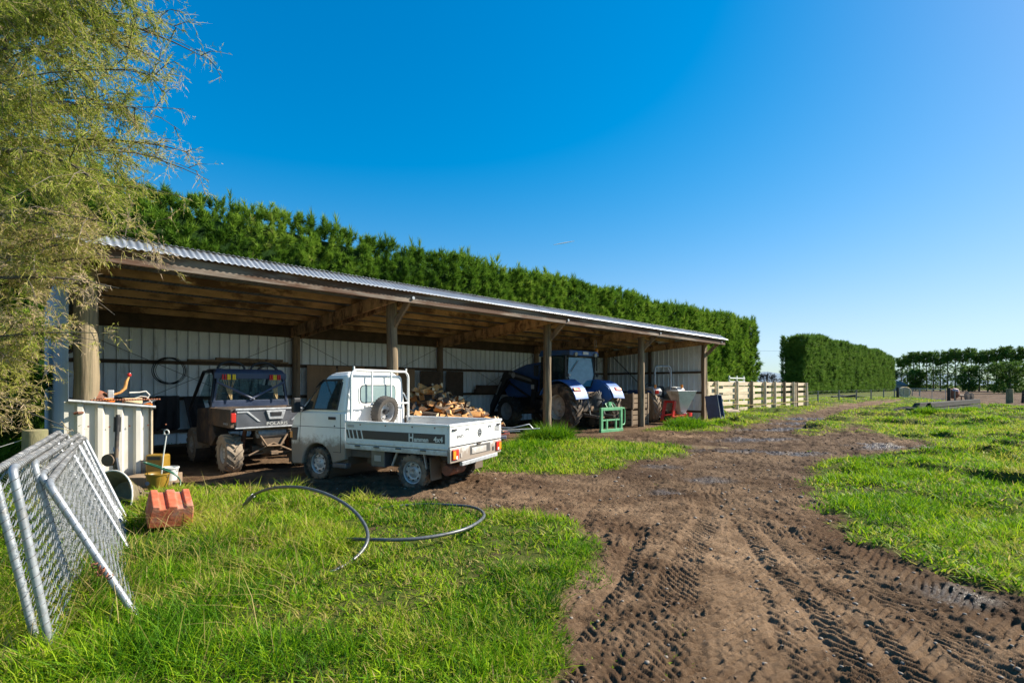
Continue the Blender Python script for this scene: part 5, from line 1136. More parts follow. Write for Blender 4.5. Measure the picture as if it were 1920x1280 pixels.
# wooden pallet crates between tractor and post
def crate(label, loc, rz, w, d, h):
    o = empty('wooden_crate', label, 'crate', loc, rz, 'wooden crates stacked beside the shed post'); sl = MB()
    for k in range(3):
        z = .06+k*(h-.08)/3; 
        for yy in (-d/2,d/2-.02): sl.box(-w/2,w/2,yy,yy+.02,z,z+(h-.08)/3-.03)
        for xx in (-w/2,w/2-.02): sl.box(xx,xx+.018,-d/2+.02,d/2-.02,z,z+(h-.08)/3-.03)
    sl.build('slats', M['wood_old'], o, bevel=.003)
    for xx in (-w/2+.045,0,w/2-.045):
        for yy in (-d/2-.018,d/2+.0): MB().box(xx-.04,xx+.04,yy,yy+.018,.0,h).build('upright', M['wood_old'], o, bevel=.003)
    MB().box(-w/2,w/2,-d/2,d/2,.03,.05).build('base', M['wood_old'], o); return o
CB = UZ(1180,790,20.0); 
crate('lower slatted wooden crate standing on the floor beside the shed post',(CB.x,CB.y,0),R(40),1.1,1.0,.62); crate('upper slatted wooden crate stacked beside the shed post',(CB.x+.02,CB.y+.02,.625),R(42),1.1,1.0,.62)
# ================================================================ old grey tractor
TO2 = empty('old_tractor', 'old small grey tractor with pale roll bar in the last shed bay', 'tractor', (6.34,21.75,0), R(110))
def PO(n, mb, m, parent=None, **k): return P(n, mb, m, parent or TO2, **k)
for sd in (1,-1):
    wheel(TO2,'rear_wheel',(0,sd*.60,.62),.63,.36,.33,sd,M['dry_mud_rubber'],M['rim_dusty'],(16,.045,'ag'),0,.35); wheel(TO2,'front_wheel',(1.9,sd*.55,.36),.37,.2,.2,sd,M['rubber'],M['rim_dusty'],(14,.02,'block'),0,.3)
    f_ = PO('fender', MB().prism([(-.55,1.12),(-.60,1.30),(-.45,1.44),(.1,1.48),(.5,1.36),(.62,1.0),(.5,1.0),(.42,1.28),(.0,1.36),(-.38,1.28)], lambda u,v,t:(u,t,v), sd*.40, sd*.78), M['grey_paint'], bevel=.015)
    MB().box(-.64,-.58,min(sd*.58,sd*.74),max(sd*.58,sd*.74),1.18,1.33).build('tail_lamp', M['tail_red'], f_, bevel=.01); MB().cyl((-.5,sd*.66,1.42),(-.5,sd*.66,1.56),.05,n=10).build('indicator', M['amber'], f_)
    PO('lower_link', MB().beam((-.1,sd*.22,.5),(-.95,sd*.36,.48),.05,.07).beam((-.55,sd*.3,.5),(-.4,sd*.25,1.0),.04,.04), M['chassis'])
PO('roll_bar', MB().tube([(-.1,.40,1.0),(-.1,.40,2.22),(-.1,.36,2.30),(-.1,.28,2.33),(-.1,-.28,2.33),(-.1,-.36,2.30),(-.1,-.40,2.22),(-.1,-.40,1.0)],.045,8).tube([(-.1,-.36,2.1),(-.1,-.25,2.27)],.03,6).tube([(-.1,.36,2.1),(-.1,.25,2.27)],.03,6), M['galv'], smooth=50)
PO('seat', MB().box(.1,.18,-.24,.24,1.1,1.5).box(.1,.55,-.24,.24,1.02,1.14), M['black_plastic'], bevel=.04)
PO('hood', MB().box(.95,2.2,-.28,.28,.75,1.32), M['tractor_navy'], bevel=.06, seg=3); PO('steering_wheel', MB().tube([(.85+.06*math.sin(a),.2*math.cos(a),1.45+.17*math.sin(a)) for a in np.linspace(0,6.283,18)],.016,6), M['black_trim'])
PO('chassis', MB().box(-.3,2.2,-.18,.18,.45,.8).box(-.35,.2,-.3,.3,.45,.95), M['brown_mud'], bevel=.03); PO('rear_axle', MB().tube([(0,.5,.62),(0,-.5,.62)],.1,10), M['brown_mud']); PO('front_axle', MB().tube([(1.9,.5,.36),(1.9,-.5,.36)],.06,8), M['brown_mud'])
# spreader hopper with red frame
HP = empty('spreader', 'grey tapered fertiliser spreader hopper on a bright red frame behind the old tractor', 'spreader', (6.78,20.55,0), R(18))
t_=[(-.42,-.40,1.30),(.46,-.40,1.30),(.46,.40,1.30),(-.42,.40,1.30)]; b_=[(-.10,-.12,.46),(.16,-.12,.46),(.16,.12,.46),(-.10,.12,.46)]
hop = P('hopper', MB().hexa([Vector(v) for v in b_],[Vector(v) for v in t_]), M['hopper'], HP, bevel=.02)
MB().tube([Vector(v)+Vector((0,0,.005)) for v in t_],.018,6,close=True).build('rim', M['galv_rough'], hop)
P('spinner', MB().lathe([(0,0),(.2,0),(.22,.05),(0,.06)],(.03,0,.38),(0,0,1),16), M['galv_rough'], HP, smooth=40)
P('red_frame', MB().beam((-.50,-.30,.92),(-.66,-.34,.12),.07,.12).beam((-.50,.30,.92),(-.66,.34,.12),.07,.12).beam((-.66,-.4,.30),(.02,-.30,.36),.055,.055).beam((-.66,.4,.30),(.02,.30,.36),.055,.055).beam((-.5,-.3,.88),(-.5,.3,.88),.07,.07).beam((-.66,-.38,.12),(-.66,.38,.12),.07,.07).beam((-.6,-.35,.1),(.1,-.3,.06),.05,.06).beam((.02,-.3,.36),(.02,.3,.36),.055,.055), M['bright_red'], HP, bevel=.008)
P('spinner_guard', MB().lathe([(.22,.28),(.30,.30),(.30,.44),(.28,.44)],(.12,-.05,0),(0,0,1),16,R(-150),R(10)), M['bright_red'], HP, smooth=40)
# ================================================================ chain link gate panels leaning at the left
M['tray_rust'] = mat('tray_rust',(.15,.12,.07),.7,var=.3,sc=6,col2=(.22,.13,.07),c2=(.5,.7)); M['dark_wire'] = mat('dark_wire',(.2,.19,.18),.5,metal=.3,var=.2,sc=20)
def gate_panel(label, bn, bf, tn, tf, bars=()):
    bn,bf,tn,tf = [Vector(v) for v in (bn,bf,tn,tf)]
    o = empty('mesh_gate', label, 'gate panel', bn, 0, 'chain link gate panels leaning in a row')
    a,b,c,d = bn*0, bf-bn, tf-bn, tn-bn
    r=.0215; pts=[a, a.lerp(d,.5)]
    e1=(d-a).normalized(); e2=(c-d).normalized(); e3=(b-c).normalized(); rad=.07
    for k in range(6):
        t=k/5; p0=d-e1*rad; p2=d+e2*rad; pts.append(p0*(1-t)**2+d*2*t*(1-t)+p2*t*t)
    for k in range(6):
        t=k/5; p0=c-e2*rad; p2=c+e3*rad; pts.append(p0*(1-t)**2+c*2*t*(1-t)+p2*t*t)
    pts += [c.lerp(b,.5), b]
    fr = MB().tube(pts, r, 12, caps=True).tube([a+e1*.02,b-e3*.02],r*.9,10); f_ = fr.build('frame', M['galv'], o, smooth=50)
    for t in bars:
        MB().tube([a.lerp(b,t),d.lerp(c,t)],.019,10).build('bar', M['galv'], o, smooth=50)
    # lacing wire wound round the rails
    lw = MB()
    for p,q in ((a,d),(d,c)):
        L=(q-p).length; n=int(L/.06); ax=(q-p).normalized(); u=ax.orthogonal().normalized(); v=ax.cross(u); hp=[]
        ph=random.random()*6
        for k in range(n*7):
            t=k/(n*7-1); an=ph+t*n*6.283; jit=1+.06*math.sin(k*1.7)
            hp.append(p.lerp(q,.03+.94*t)+(u*math.cos(an)+v*math.sin(an))*(r+.003)*jit)
        lw.tube(hp,.0024,4,caps=False)
    lw.build('lacing_wire', M['dark_wire'], o, recalc=False)
    # woven mesh: zigzag wires
    W=(b-a).length; H=(d-a).length; pit=.047; nw=int(W/pit); nor=(b-a).cross(d-a).normalized(); m_=MB()
    for i in range(nw):
        zz=[]; nz=int(H/(pit*.62)); po=random.uniform(-.4,.4)/nz
        for j in range(nz+1):
            u=(i+(1.0 if j%2 else 0.0))*pit/W; v=j/nz+po; u=min(max(u+random.uniform(-.006,.006)/W,.004),.996)
            p=a.lerp(b,u).lerp(d.lerp(c,u),min(max(v,.01),.99)); sag=.008*math.sin(u*9+v*3)+.006*math.sin(u*23)
            zz.append(p+nor*((.004 if j%2 else -.004)+sag))
        m_.tube(zz,.0023,3,caps=False)
    m_.build('chain_mesh', M['wire'], o, recalc=False)
    return o
gate_panel('chain link gate panel farthest left, its front leg cut by the photo edge',(-2.86,3.08,-.02),(-4.2,5.45,-.02),(-3.06,3.02,1.02),(-4.88,5.52,1.03),())
gate_panel('second chain link gate panel from the left, smooth pale front leg',(-2.69,2.99,-.02),(-4.1,5.5,-.02),(-2.84,2.91,1.06),(-4.79,5.50,1.0),(.7,))
gate_panel('middle chain link gate panel, its short leg third from the left',(-3.09,3.61,-.02),(-4.25,5.6,-.02),(-3.27,3.5,1.0),(-4.75,5.62,.99),(.7,))
gate_panel('chain link gate panel tucked just behind the nearest right one',(-2.80,3.72,-.02),(-4.35,5.8,-.02),(-3.22,3.50,.92),(-4.83,5.78,.95),(.75,))
gate_panel('front chain link gate panel, lowest lean, with a rusty chain round its leg',(-2.45,3.37,-.02),(-4.43,5.88,-.02),(-3.03,3.35,.89),(-4.97,5.92,.91),(.55,.82))
# rusty chain on the front leg
ch = MB(); p0=Vector((-2.66,3.363,.315)); ax=Vector((-.58,-.02,.89)).normalized()
for k in range(9):
    c_=p0+ax*(.012*k-.03)+Vector((.030*math.cos(k*1.3),-.034+.012*math.sin(k),.0)); e=Vector((math.cos(k*2.1),math.sin(k*1.7),math.cos(k))).normalized(); f=e.orthogonal().normalized(); ch.tube([c_+e*.022*math.cos(t)+f*.011*math.sin(t) for t in np.linspace(0,6.283,10,endpoint=False)],.004,5,close=True)
tag(ch.build('rusty_chain', M['rust'], smooth=60),'rusty brown chain wrapped round the leg of the front mesh gate','chain')
# wooden stub post at the left with wire
p = UZ(66,805,6.4); mb=MB().tube([(0,0,-.1),(0,0,.5),(0,0,p.z)],[.135,.128,.122],16); o=mb.build('wooden_post', M['moss_post'], smooth=50, bevel=.012); o.location=(p.x,p.y,0); tag(o,'short mossy round post stub beside the mesh gates','post')
MB().tube([UZ(-40,850,6.0)-Vector((p.x,p.y,0)),UZ(40,825,6.3)-Vector((p.x,p.y,0)),UZ(60,815,6.3)-Vector((p.x,p.y,0))],.004,5).build('wire', M['wire'], o)
# ================================================================ white ribbed bench box
BX0=Vector((-6.50,7.52)); BX1=Vector((-5.80,8.22)); dr=(BX1-BX0).normalized(); BL=(BX1-BX0).length
bench = empty('metal_bench', 'white ribbed metal box bench cluttered with tools in front of the first shed post', 'bench', (BX0.x,BX0.y,0), math.atan2(dr.y,dr.x))
tz = lambda u: 1.29-.125*u
pr = rib_profile(-.06,BL,.235,.12,.055); n=len(pr); mb=MB()
vs=[Vector((u,-w,-.05)) for u,w in pr]+[Vector((u,-w,tz(u))) for u,w in pr]; mb.add(vs,[(i,i+1,n+i+1,n+i) for i in range(n-1)]); o=mb.build('front_panel', M['cream_panel'], bench, recalc=False); so=o.modifiers.new('t','SOLIDIFY'); so.thickness=.003
MB().hexa([Vector((BL,0,-.05)),Vector((BL,.45,-.05)),Vector((BL+.004,.45,-.05)),Vector((BL+.004,0,-.05))],[Vector((BL,0,tz(BL))),Vector((BL,.45,tz(BL))),Vector((BL+.004,.45,tz(BL))),Vector((BL+.004,0,tz(BL)))]).build('end_panel', M['cream_panel'], bench)
MB().box(BL-.03,BL+.03,.0,.04,-.05,tz(BL)-.01).build('corner_strip', M['wood_pale'], bench)
MB().hexa([Vector((0,0,-.05)),Vector((.0,.10,-.05)),Vector((.004,.10,-.05)),Vector((.004,0,-.05))],[Vector((0,0,tz(0))),Vector((.0,.10,tz(0))),Vector((.004,.10,tz(0))),Vector((.004,0,tz(0)))]).build('end_panel', M['cream_panel'], bench)
MB().hexa([Vector((-.03,-.07,tz(-.03))),Vector((BL+.06,-.07,tz(BL+.06))),Vector((BL+.02,.5,tz(BL+.06))),Vector((.25,.5,tz(.25)))],[Vector((-.03,-.07,tz(-.03)+.035)),Vector((BL+.06,-.07,tz(BL+.06)+.035)),Vector((BL+.02,.5,tz(BL+.06)+.035)),Vector((.25,.5,tz(.25)+.035))]).build('bench_top', M['wood_grey'], bench, bevel=.006)
MB().tube([(-.02,-.075,tz(0)+.02),(BL+.05,-.075,tz(BL)+.02)],.022,8).build('edge_pipe', M['galv_rough'], bench, smooth=50)
for u,z in ((.12,.92),(.37,.9),(.62,.9),(.86,.9),(1.1,.9)): MB().cyl((u+.09,-.028,z),(u+.09,-.04,z),.012,n=6).build('rivet', M['rust'], bench)
MB().box(.52,.65,-.008,-.004,.72,.90).build('notice_plate', M['sticker'], bench)
MB().tube([(.05,-.05,1.12),(.09,-.08,1.13),(.15,-.05,1.13)],.02,6).build('clamp', M['rust'], bench)
BMx = Matrix.Translation((BX0.x,BX0.y,0)) @ Matrix.Rotation(math.atan2(dr.y,dr.x),4,'Z')
def onb(u, v, dz=0):
    u = .06+u*.82
    return BMx @ Vector((u,v,tz(u)+.037+dz))
def bobj(name, label, cat, u, v, mb, m, rz=0, smooth=None, bevel=0, dz=0):
    o=mb.build(name,m,smooth=smooth,bevel=bevel); o.location=onb(u,v,dz); o.rotation_euler=(0,0,math.atan2(dr.y,dr.x)+rz); return tag(o,label,cat)
o = bobj('grinder','old hand tool with an orange body and curved wooden handle on the bench','hand tool',.48,.12,MB().lathe([(0,0),(.09,.005),(.10,.03),(.07,.06),(0,.07)],(0,0,0),(0,0,1),14),M['orange'],smooth=40)
MB().tube([(.03,0,.10),(.16,.0,.15),(.22,.0,.22),(.24,0,.33),(.27,0,.40)],[.012,.02,.026,.022,.012],8).build('handle', M['split_wood'], o, smooth=50); MB().lathe([(0,-.03),(.025,-.02),(.03,0),(.02,.025),(0,.03)],(.275,0,.43),(0,0,1),10).build('knob', M['tail_red'], o, smooth=50); MB().box(.0,.08,-.03,.03,.06,.19).build('body', M['galv_rough'], o, bevel=.01)
bobj('wood_block','rough pale wooden block among the tools on the bench','wood block',.86,.10,MB().box(-.12,.12,-.06,.06,0,.10),M['log_end'],rz=.15,bevel=.008)
bobj('pipe_bracket','bent white metal bracket on the right half of the bench','bracket',1.0,.2,MB().tube([(-.14,0,.20),(.0,.02,.205),(.08,0,.22),(.13,0,.16),(.10,0,.11),(.16,.0,.03)],.011,6).tube([(-.1,.03,.09),(.02,.02,.14),(.12,0,.12)],.010,6),M['white_plastic'],smooth=60)
bobj('metal_rod','pale metal rod lying across the right end of the bench','rod',1.08,.05,MB().tube([(-.15,0,.0),(.17,.04,.10)],.009,6),M['galv'])
bobj('orange_reel','flat orange reel at the right end of the bench','reel',1.08,.14,MB().lathe([(0,0),(.09,0),(.095,.02),(.06,.035),(0,.035)],(0,0,0),(0,0,1),16),M['orange'],smooth=40)
bobj('tool_bag','dark brown bundle of rags and leather against the post on the bench','bundle',.34,.24,MB().lathe([(0,0),(.15,.0),(.17,.05),(.12,.13),(.05,.17),(0,.17)],(0,0,0),(0,0,1),9),M['rust'],smooth=30)
mb=MB()
for k in range(26): mb.tube([(.034*k,0,.0+.012),(.034*k+.026,.01,.012)],.013,6)
bobj('chain','dark rusty chain lying along the bench edge','chain',.22,-.01,mb,M['rust'])
mb=MB().tube([(0,0,.0),(.06,-.04,.06),(.12,-.02,.05),(.1,.05,.12),(-.02,.08,.09),(-.1,.02,.12),(-.05,-.05,.05)],.006,5)
bobj('wire_scrap','tangle of thin wire on the left of the bench','wire',.36,.1,mb,M['galv_rough'])
# jack leaning on the bench front
mb=MB().tube([(0,0,.0),(.03,0,.35),(-.02,.1,.95)],.028,8).tube([(-.02,.08,.70),(-.02,.09,.92)],.045,8)
o=mb.build('hand_pump', M['dark_steel'], smooth=50); p2=UZ(214,905,7.45); o.location=(p2.x,p2.y,.15); tag(o,'dark hand pump with blue collar leaning against the white bench','hand pump'); MB().tube([(.012,.02,.42),(.008,.03,.48)],.036,8).build('collar', M['tractor_blue'], o); MB().lathe([(0,-.06),(.09,-.05),(.09,.05),(0,.06)],(-.06,0,.30),(0,1,0),12).build('pump_body', M['dark_steel'], o, smooth=40); MB().tube([(.02,0,.42),(.10,-.02,.05)],.018,6).build('leg', M['gun_metal'], o)
# ================================================================ wheelbarrow tipped on its nose
WB = empty('wheelbarrow', 'grey steel wheelbarrow tipped forward between the mesh gates and the bench', 'wheelbarrow', (-4.98,6.28,0), R(0)); WB.scale=(.85,.9,.82)
n=22; rim=[];bot=[]
for k in range(n):
    a=math.pi*k/(n-1); 
    rim.append(Vector((-.36*math.cos(a)*1.0, -.02, .02+.58*math.sin(a)**.8))); bot.append(Vector((-.24*math.cos(a), .26, .06+.36*math.sin(a)**.8)))
mb=MB(); mb.add(rim+bot,[(i,i+1,n+i+1,n+i) for i in range(n-1)]+[tuple(range(n,2*n))]); tr=mb.build('tray', M['tray_rust'], WB, smooth=50); so=tr.modifiers.new('t','SOLIDIFY'); so.thickness=.004
MB().tube(rim,.012,8).build('rim', M['hopper'], tr, smooth=50)
MB().tube([(-.2,.28,.3),(-.25,.40,.30),(-.26,.55,.2)],.016,6).tube([(.2,.28,.3),(.25,.40,.30),(.26,.55,.2)],.016,6).build('handles', M['dark_steel'], WB, smooth=50)
wheel(WB,'wheel',(0,0,0),.18,.08,.1,1,M['rubber'],M['rim'],(20,.006,'block'),0,.2).location=(0,.38,.18)
WB.rotation_euler=(R(-8),R(14),R(-5)); 
# ================================================================ buckets and small things
def bucket(name,label,x,y,r0,r1,h,m,z=0,handle=True):
    o=MB().lathe([(0,.004),(r0,.0),(r1,h),(r1+.008,h),(r1+.008,h-.02),(r1-.004,h-.02),(r1-.012,h-.03),(r0-.01,.02),(0,.02)],(0,0,0),(0,0,1),24).build(name,m,smooth=40); o.location=(x,y,z)
    if handle: MB().tube([(math.cos(a)*(r1+.012),math.sin(a)*.05-r1*.2,h-.02-abs(math.sin(a))*.10) for a in np.linspace(0,math.pi,12)],.004,5).build('handle', M['wire'], o)
    return tag(o,label,'bucket')
p=U(296,921); bk1=bucket('bucket','yellow plastic bucket with a white fence standard in it beside the bench',p.x,p.y,.115,.15,.27,M['yellow'])
MB().lathe([(.0,0),(.03,0),(.03,.002),(0,.002)],(-.06,-.128,.14),(-.2,-1,0),12).build('label_patch', M['tractor_blue'], bk1)
bucket('bucket','small white plastic tub between the yellow can and bucket',p.x-.06,p.y+.35,.09,.115,.2,M['white_plastic'],z=.10,handle=True)
q=UZ(291,870,8.0); mb=MB().box(-.14,.14,-.10,.10,0,.34); o=mb.build('jerry_can', M['yellow'], bevel=.03, seg=3); o.location=(q.x-.06,q.y+.15,.10); tag(o,'yellow plastic jerry can behind the white bench corner','jerry can'); MB().box(-.10,.10,-.102,-.098,.26,.31).build('gap_shade', M['black_trim'], o); MB().box(-.2,.25,-.2,.15,-.16,-.005).build('wood_step', M['wood_old'], o) if False else None  # black plate paints the shade of the can's handle opening
o=MB().box(-.3,.3,-.25,.25,0,.155).build('timber_block', M['wood_old'], bevel=.01); o.location=(q.x+.02,q.y-.08,0); tag(o,'low timber block under the yellow can and white tub','timber')
mb=MB(); pts=[Vector((0,0,.02)),Vector((.05,0,.5)),Vector((.095,0,.80))]
for a in np.linspace(-90,230,16): pts.append(Vector((.095+.035+.035*math.cos(R(a+0))-.035,0,.835+.035*math.sin(R(a)))))
pts.append(Vector((.05,0,.81)))
o=mb.tube(pts,.009,8).build('fence_standard', M['white_plastic'], smooth=60); o.location=(p.x+.03,p.y,.02); tag(o,'white pigtail fence standard sticking up out of the yellow bucket','fence standard')
o=MB().tube([(.26*math.cos(a),.10*math.sin(a),.02+.24*(1+math.sin(a*.5-.4))*.5+.18*math.sin(a/2)) for a in np.linspace(0,6.0,26)],.011,6).build('garden_hose', M['green_hose'], smooth=60); o.location=(p.x+.1,p.y-.06,0); tag(o,'green hose loop curling around the yellow bucket','hose')
# red block
RB=empty('plastic_step','red plastic mounting block with two deep grooves tipped in the grass','plastic block',(-3.62,5.42,.0),R(40))
mb=MB(); w,h=.245,.17
sec=[(-w,-h*.9),(w,-h*.9),(w*.96,h*.55),(w*.90,h),(w*.58,h),(w*.54,h*.76),(w*.24,h*.76),(w*.2,h),(-w*.2,h),(-w*.24,h*.76),(-w*.54,h*.76),(-w*.58,h),(-w*.90,h),(-w*.96,h*.55)]
body=mb.prism(sec, lambda u,v,t:(u,t,v), -.21,.21).build('body', M['brick_red'], RB, bevel=.014, seg=3, smooth=40)
body.rotation_euler=(R(17),R(5),0); body.location=(0,0,.235); body.scale=(.80,.95,.74)
# black poly pipe
pa=[(600,1082,.02,None),(640,1063,.07,None),(672,1040,.12,None),(689,1012,.18,None),(683,982,.27,None),(655,950,.37,None),(610,925,.44,None),(560,913,.47,None),(510,915,.42,None),(475,928,.31,None),(458,946,.16,None),(458,962,.03,None)]
def smooth_path(P_, k=8):
    out=[]; n=len(P_)
    for i in range(n-1):
        p0=P_[max(i-1,0)];p1=P_[i];p2=P_[i+1];p3=P_[min(i+2,n-1)]
        for j in range(k):
            t=j/k; out.append(p1*0 + .5*((2*p1)+(p2-p0)*t+(2*p0-5*p1+4*p2-p3)*t*t+(3*p1-p0-3*p2+p3)*t**3))
    out.append(P_[-1]); return out
dep=np.interp(np.arange(len(pa)),[0,3,5,7,9,11],[4.12,4.62,5.05,5.5,5.95,6.15])
LP=[UZ(x,y,d) for (x,y,z,_),d in zip(pa,dep)]
ox=LP[0].copy(); ox.z=0
o=MB().tube([v-ox for v in smooth_path(LP)],.0165,10).build('poly_pipe', M['poly_pipe'], smooth=60); o.location=ox; tag(o,'black plastic pipe arching up out of the grass in a tall loop','pipe','lengths of black water pipe in the grass')
MB().tube([v-ox for v in (LP[9],LP[9].lerp(LP[10],.5),LP[10])],.023,10).build('joiner', M['gun_metal'], o, smooth=60)
lp2=[(600,1008,.04),(650,1010,.06),(700,1011,.13),(760,1011,.14),(820,1004,.14),(875,990,.14),(906,970,.13),(902,957,.11),(880,949,.09),(840,946,.08),(790,945,.07),(740,949,.06),(690,957,.05)]
LP2=[U(*q) for q in lp2]; ox=LP2[0].copy(); ox.z=0
o=MB().tube([v-ox for v in smooth_path(LP2)],.0165,10).build('poly_pipe', M['poly_pipe'], smooth=60); o.location=ox; tag(o,'black plastic pipe lying flat in a wide loop at the edge of the mud','pipe','lengths of black water pipe in the grass')
LP3=[U(380,968,.05),U(410,982,.09),U(440,990,.05)]; o=MB().tube([v-LP3[0] for v in LP3],.02,8).build('poly_pipe', M['poly_pipe'], smooth=60); o.location=LP3[0]; tag(o,'short dark pipe end poking from the grass right of the red block','pipe','lengths of black water pipe in the grass')
# low red and blue tray with steel tube frame behind the truck
q=U(940,826); o=empty('feed_tray','low red and blue plastic feed tray half hidden in grass behind the truck','feed tray',(q.x-.5,q.y+.15,0),R(24))
MB().box(-.9,.62,-.2,.3,.02,.13).build('blue_base', M['tractor_blue'], o, bevel=.02); MB().box(-.88,.72,-.18,.28,.132,.24).build('red_top', mat('faded_red',(.52,.14,.10),.5,col2=(.5,.3,.26)), o, bevel=.02)
o=MB().tube([UZ(905,800,13.4)-q,UZ(960,802,13.5)-q,UZ(975,799,13.5)-q,UZ(992,795,13.6)-q,UZ(999,803,13.6)-q],.018,8).tube([UZ(905,808,13.3)-q,UZ(1012,803,13.9)-q],.016,8).tube([UZ(905,811,13.2)-q,UZ(975,808,13.3)-q],.014,8).build('tube_frame', M['galv'], smooth=50); o.location=q; tag(o,'bent galvanised tube frame lying over the tray behind the truck','tube frame')
# things at the right end of the shed
bb=empty('plastic_bin','dark blue open plastic bin stood on its end against the last shed post','bin',(8.66,22.30,0),R(18))
w,h,dp=.29,1.0,.5
mb=MB(); mb.box(-w,w,.0,.03,0,h).box(-w,-w+.03,-dp,0,0,h).box(w-.03,w,-dp,0,0,h).box(-w+.03,w-.03,-dp,0,0,.03).box(-w+.03,w-.03,-dp,0,h-.03,h)
b_=mb.build('body', M['bin_blue'], bb, bevel=.008); MB().tube([(-w,-dp,0),(w,-dp,0),(w,-dp,h),(-w,-dp,h)],.016,6,close=True).build('rim', M['galv_rough'], b_)
bb.rotation_euler=(R(-9),R(3),R(52)); bb.location.z=.06
q=SD(21.3,10.6); bucket('bucket','orange plastic bucket on the floor in the last shed bay',q.x,q.y,.14,.18,.32,M['orange'])
q=SD(21.7,10.5); bucket('bucket','small blue bucket beside the orange bucket at the shed end',q.x,q.y,.10,.12,.24,M['tractor_blue'])
mb=MB()
for k in range(3): mb.tube([(.19*math.cos(a)+.05*k,.03*k,.75+.25*k*.3+.2*math.sin(a)) for a in np.linspace(0,6.0,20)],.02,6)
o=mb.build('hose_coil', M['galv_rough'], smooth=60); q=SD(22.1,11.2); o.location=(q.x,q.y,-.1); o.rotation_euler=(0,0,R(-45)); tag(o,'pale grey hose coil hanging on the shed end wall by the post','hose coil')
o=MB().beam((0,0,0),(.25,.3,1.15),.03,.03).build('shovel_handle', M['wood_old']); q=SD(21.4,11.6); o.location=q; tag(o,'thin tool handle leaning on the end wall behind the hopper','tool handle')
lg=MB().tube([(-.45,0,.15),(0,.02,.16),(.5,0,.14)],[.15,.16,.14],12).build('fallen_log', mat('pale_log',(.40,.29,.21),.85,var=.25,sc=5), smooth=50, bevel=.01); q=U(1376,779); lg.location=(q.x,q.y+.4,0); lg.rotation_euler=(0,0,R(20)); tag(lg,'pale fallen log on the ground between the blue bin and the rails','log')
# ================================================================ timber yard rails
F0,F1=22.55,40.6; FD=11.0
yard=empty('timber_yard_fence','high timber stock yard fence of pale boards running on from the shed end','fence',SD(F0,FD),A45)
fs=[24.55,25.35,27.9,30.0,32.1,33.8,35.6,37.4,37.75,38.1,40.3]
for k,s in enumerate(fs):
    h=1.72+random.uniform(-.03,.06); r=.085 if k not in (1,) else .10
    if k==0: MB().box(s-F0-.1,s-F0+.1,-.10,-.03,0,1.7).build('post', M['wood_pale'], yard, bevel=.006)
    else: MB().tube([(s-F0,-.13,-.2),(s-F0+random.uniform(-.02,.02),-.13,h)],[r*1.05,r],12).build('post', M['wood_pale'] if k%3 else M['wood_post'], yard, smooth=50, bevel=.008)
for k in range(5):
    z=.13+.345*k
    for a in range(4):
        x0=[.0,5.35,9.55,13.0][a]; x1=[5.33,9.53,12.98,F1-F0-.25][a]; dz=random.uniform(-.012,.012)
        MB().box(x0,x1,-.03,.02,z+dz,z+.20+dz).build('rail', mat('rail_wood_%d_%d'%(k,a),[c*(.88+.05*((k*3+a*5)%5)) for c in (.60,.48,.33)],.8,var=.2,sc=3,stretch=(.2,1,1),col2=(.36,.28,.19),c2=(.55,.75),bump=.25), yard, bevel=.005)
MB().tube([(F1-F0-.3+.1,-.24,.42),(8,-.24,.40),(3.2,-.24,.62)],.012,6).build('rope', M['straw'], yard)
# second line of the yard seen through the rails
y2=empty('timber_yard_fence','inner timber rails seen through the gaps of the stock yard fence','fence',SD(F0,14.2),A45)
for k in range(7): MB().tube([(1+2.6*k,0,-.1),(1+2.6*k,0,1.62)],.085,10).build('post', M['wood_pale'], y2, smooth=50)
for k in range(4): MB().box(.2,17.5,.08,.13,.18+.36*k,.36+.36*k).build('rail', M['wood_pale'], y2, bevel=.004)
o=empty('loading_rail','white painted rails of a loading ramp showing above the timber yard','rail',SD(42.5,16.5),A45)
for k in range(3): MB().box(-1.6,1.5,-.03,.03,1.5+.28*k,1.6+.28*k).build('rail', M['white_plastic'], o)
for x_ in (-1.5,0,1.45): MB().box(x_-.06,x_+.06,.03,.12,0,2.3).build('post', M['white_plastic'], o)
# ================================================================ old timber stack on the right
b0=Vector((19.6,24.9,0)); b1=Vector((26.4,29.6,0)); dirv=(b1-b0); ang=math.atan2(dirv.y,dirv.x); Lt=dirv.length
BL_=[('lowest front',.3,-.30,.0,.0),('lowest middle',0,.05,.02,.3),('lowest back',.1,.40,.0,.3),('upper front',.55,-.22,.25,.15),('upper back',.35,.14,.27,.1)]
for k,(nm,off,yy,zz,ex) in enumerate(BL_):
    mb=MB(); L=Lt-off+ex
    ra=[random.uniform(-.3,.3) for _ in range(4)]; mb.hexa([Vector((.3+ra[0],-.15,0)),Vector((L+ra[2]*.5,-.16,0)),Vector((L+ra[3]*.5,.12,0)),Vector((.3+ra[1],.13,0))],[Vector((.6+ra[1],-.13,.23+.03*ra[0])),Vector((L+ra[3]*.5,-.13,.25)),Vector((L+ra[2]*.5,.12,.24)),Vector((.5+ra[0],.12,.22))])
    o=mb.build('old_beam', M['wood_grey'], bevel=.02); o.location=b0+Vector((math.cos(ang)*off-math.sin(ang)*yy, math.sin(ang)*off+math.cos(ang)*yy, zz+.17)); o.rotation_euler=(0,R(-.5+random.uniform(-.5,.5)),ang+R(random.uniform(-1.6,1.6)))
    tag(o,'weathered grey beam, %s in the long stack on the grass at the right'%nm,'beam','old beams stacked on the grass')
q=U(1697,775); mb=MB()
for k in range(4): mb.tube([(-.8+.3*k,.1*k,.12+.05*k),(.5+.1*k,.2-.1*k,.2+.03*k)],[.10,.07],8)
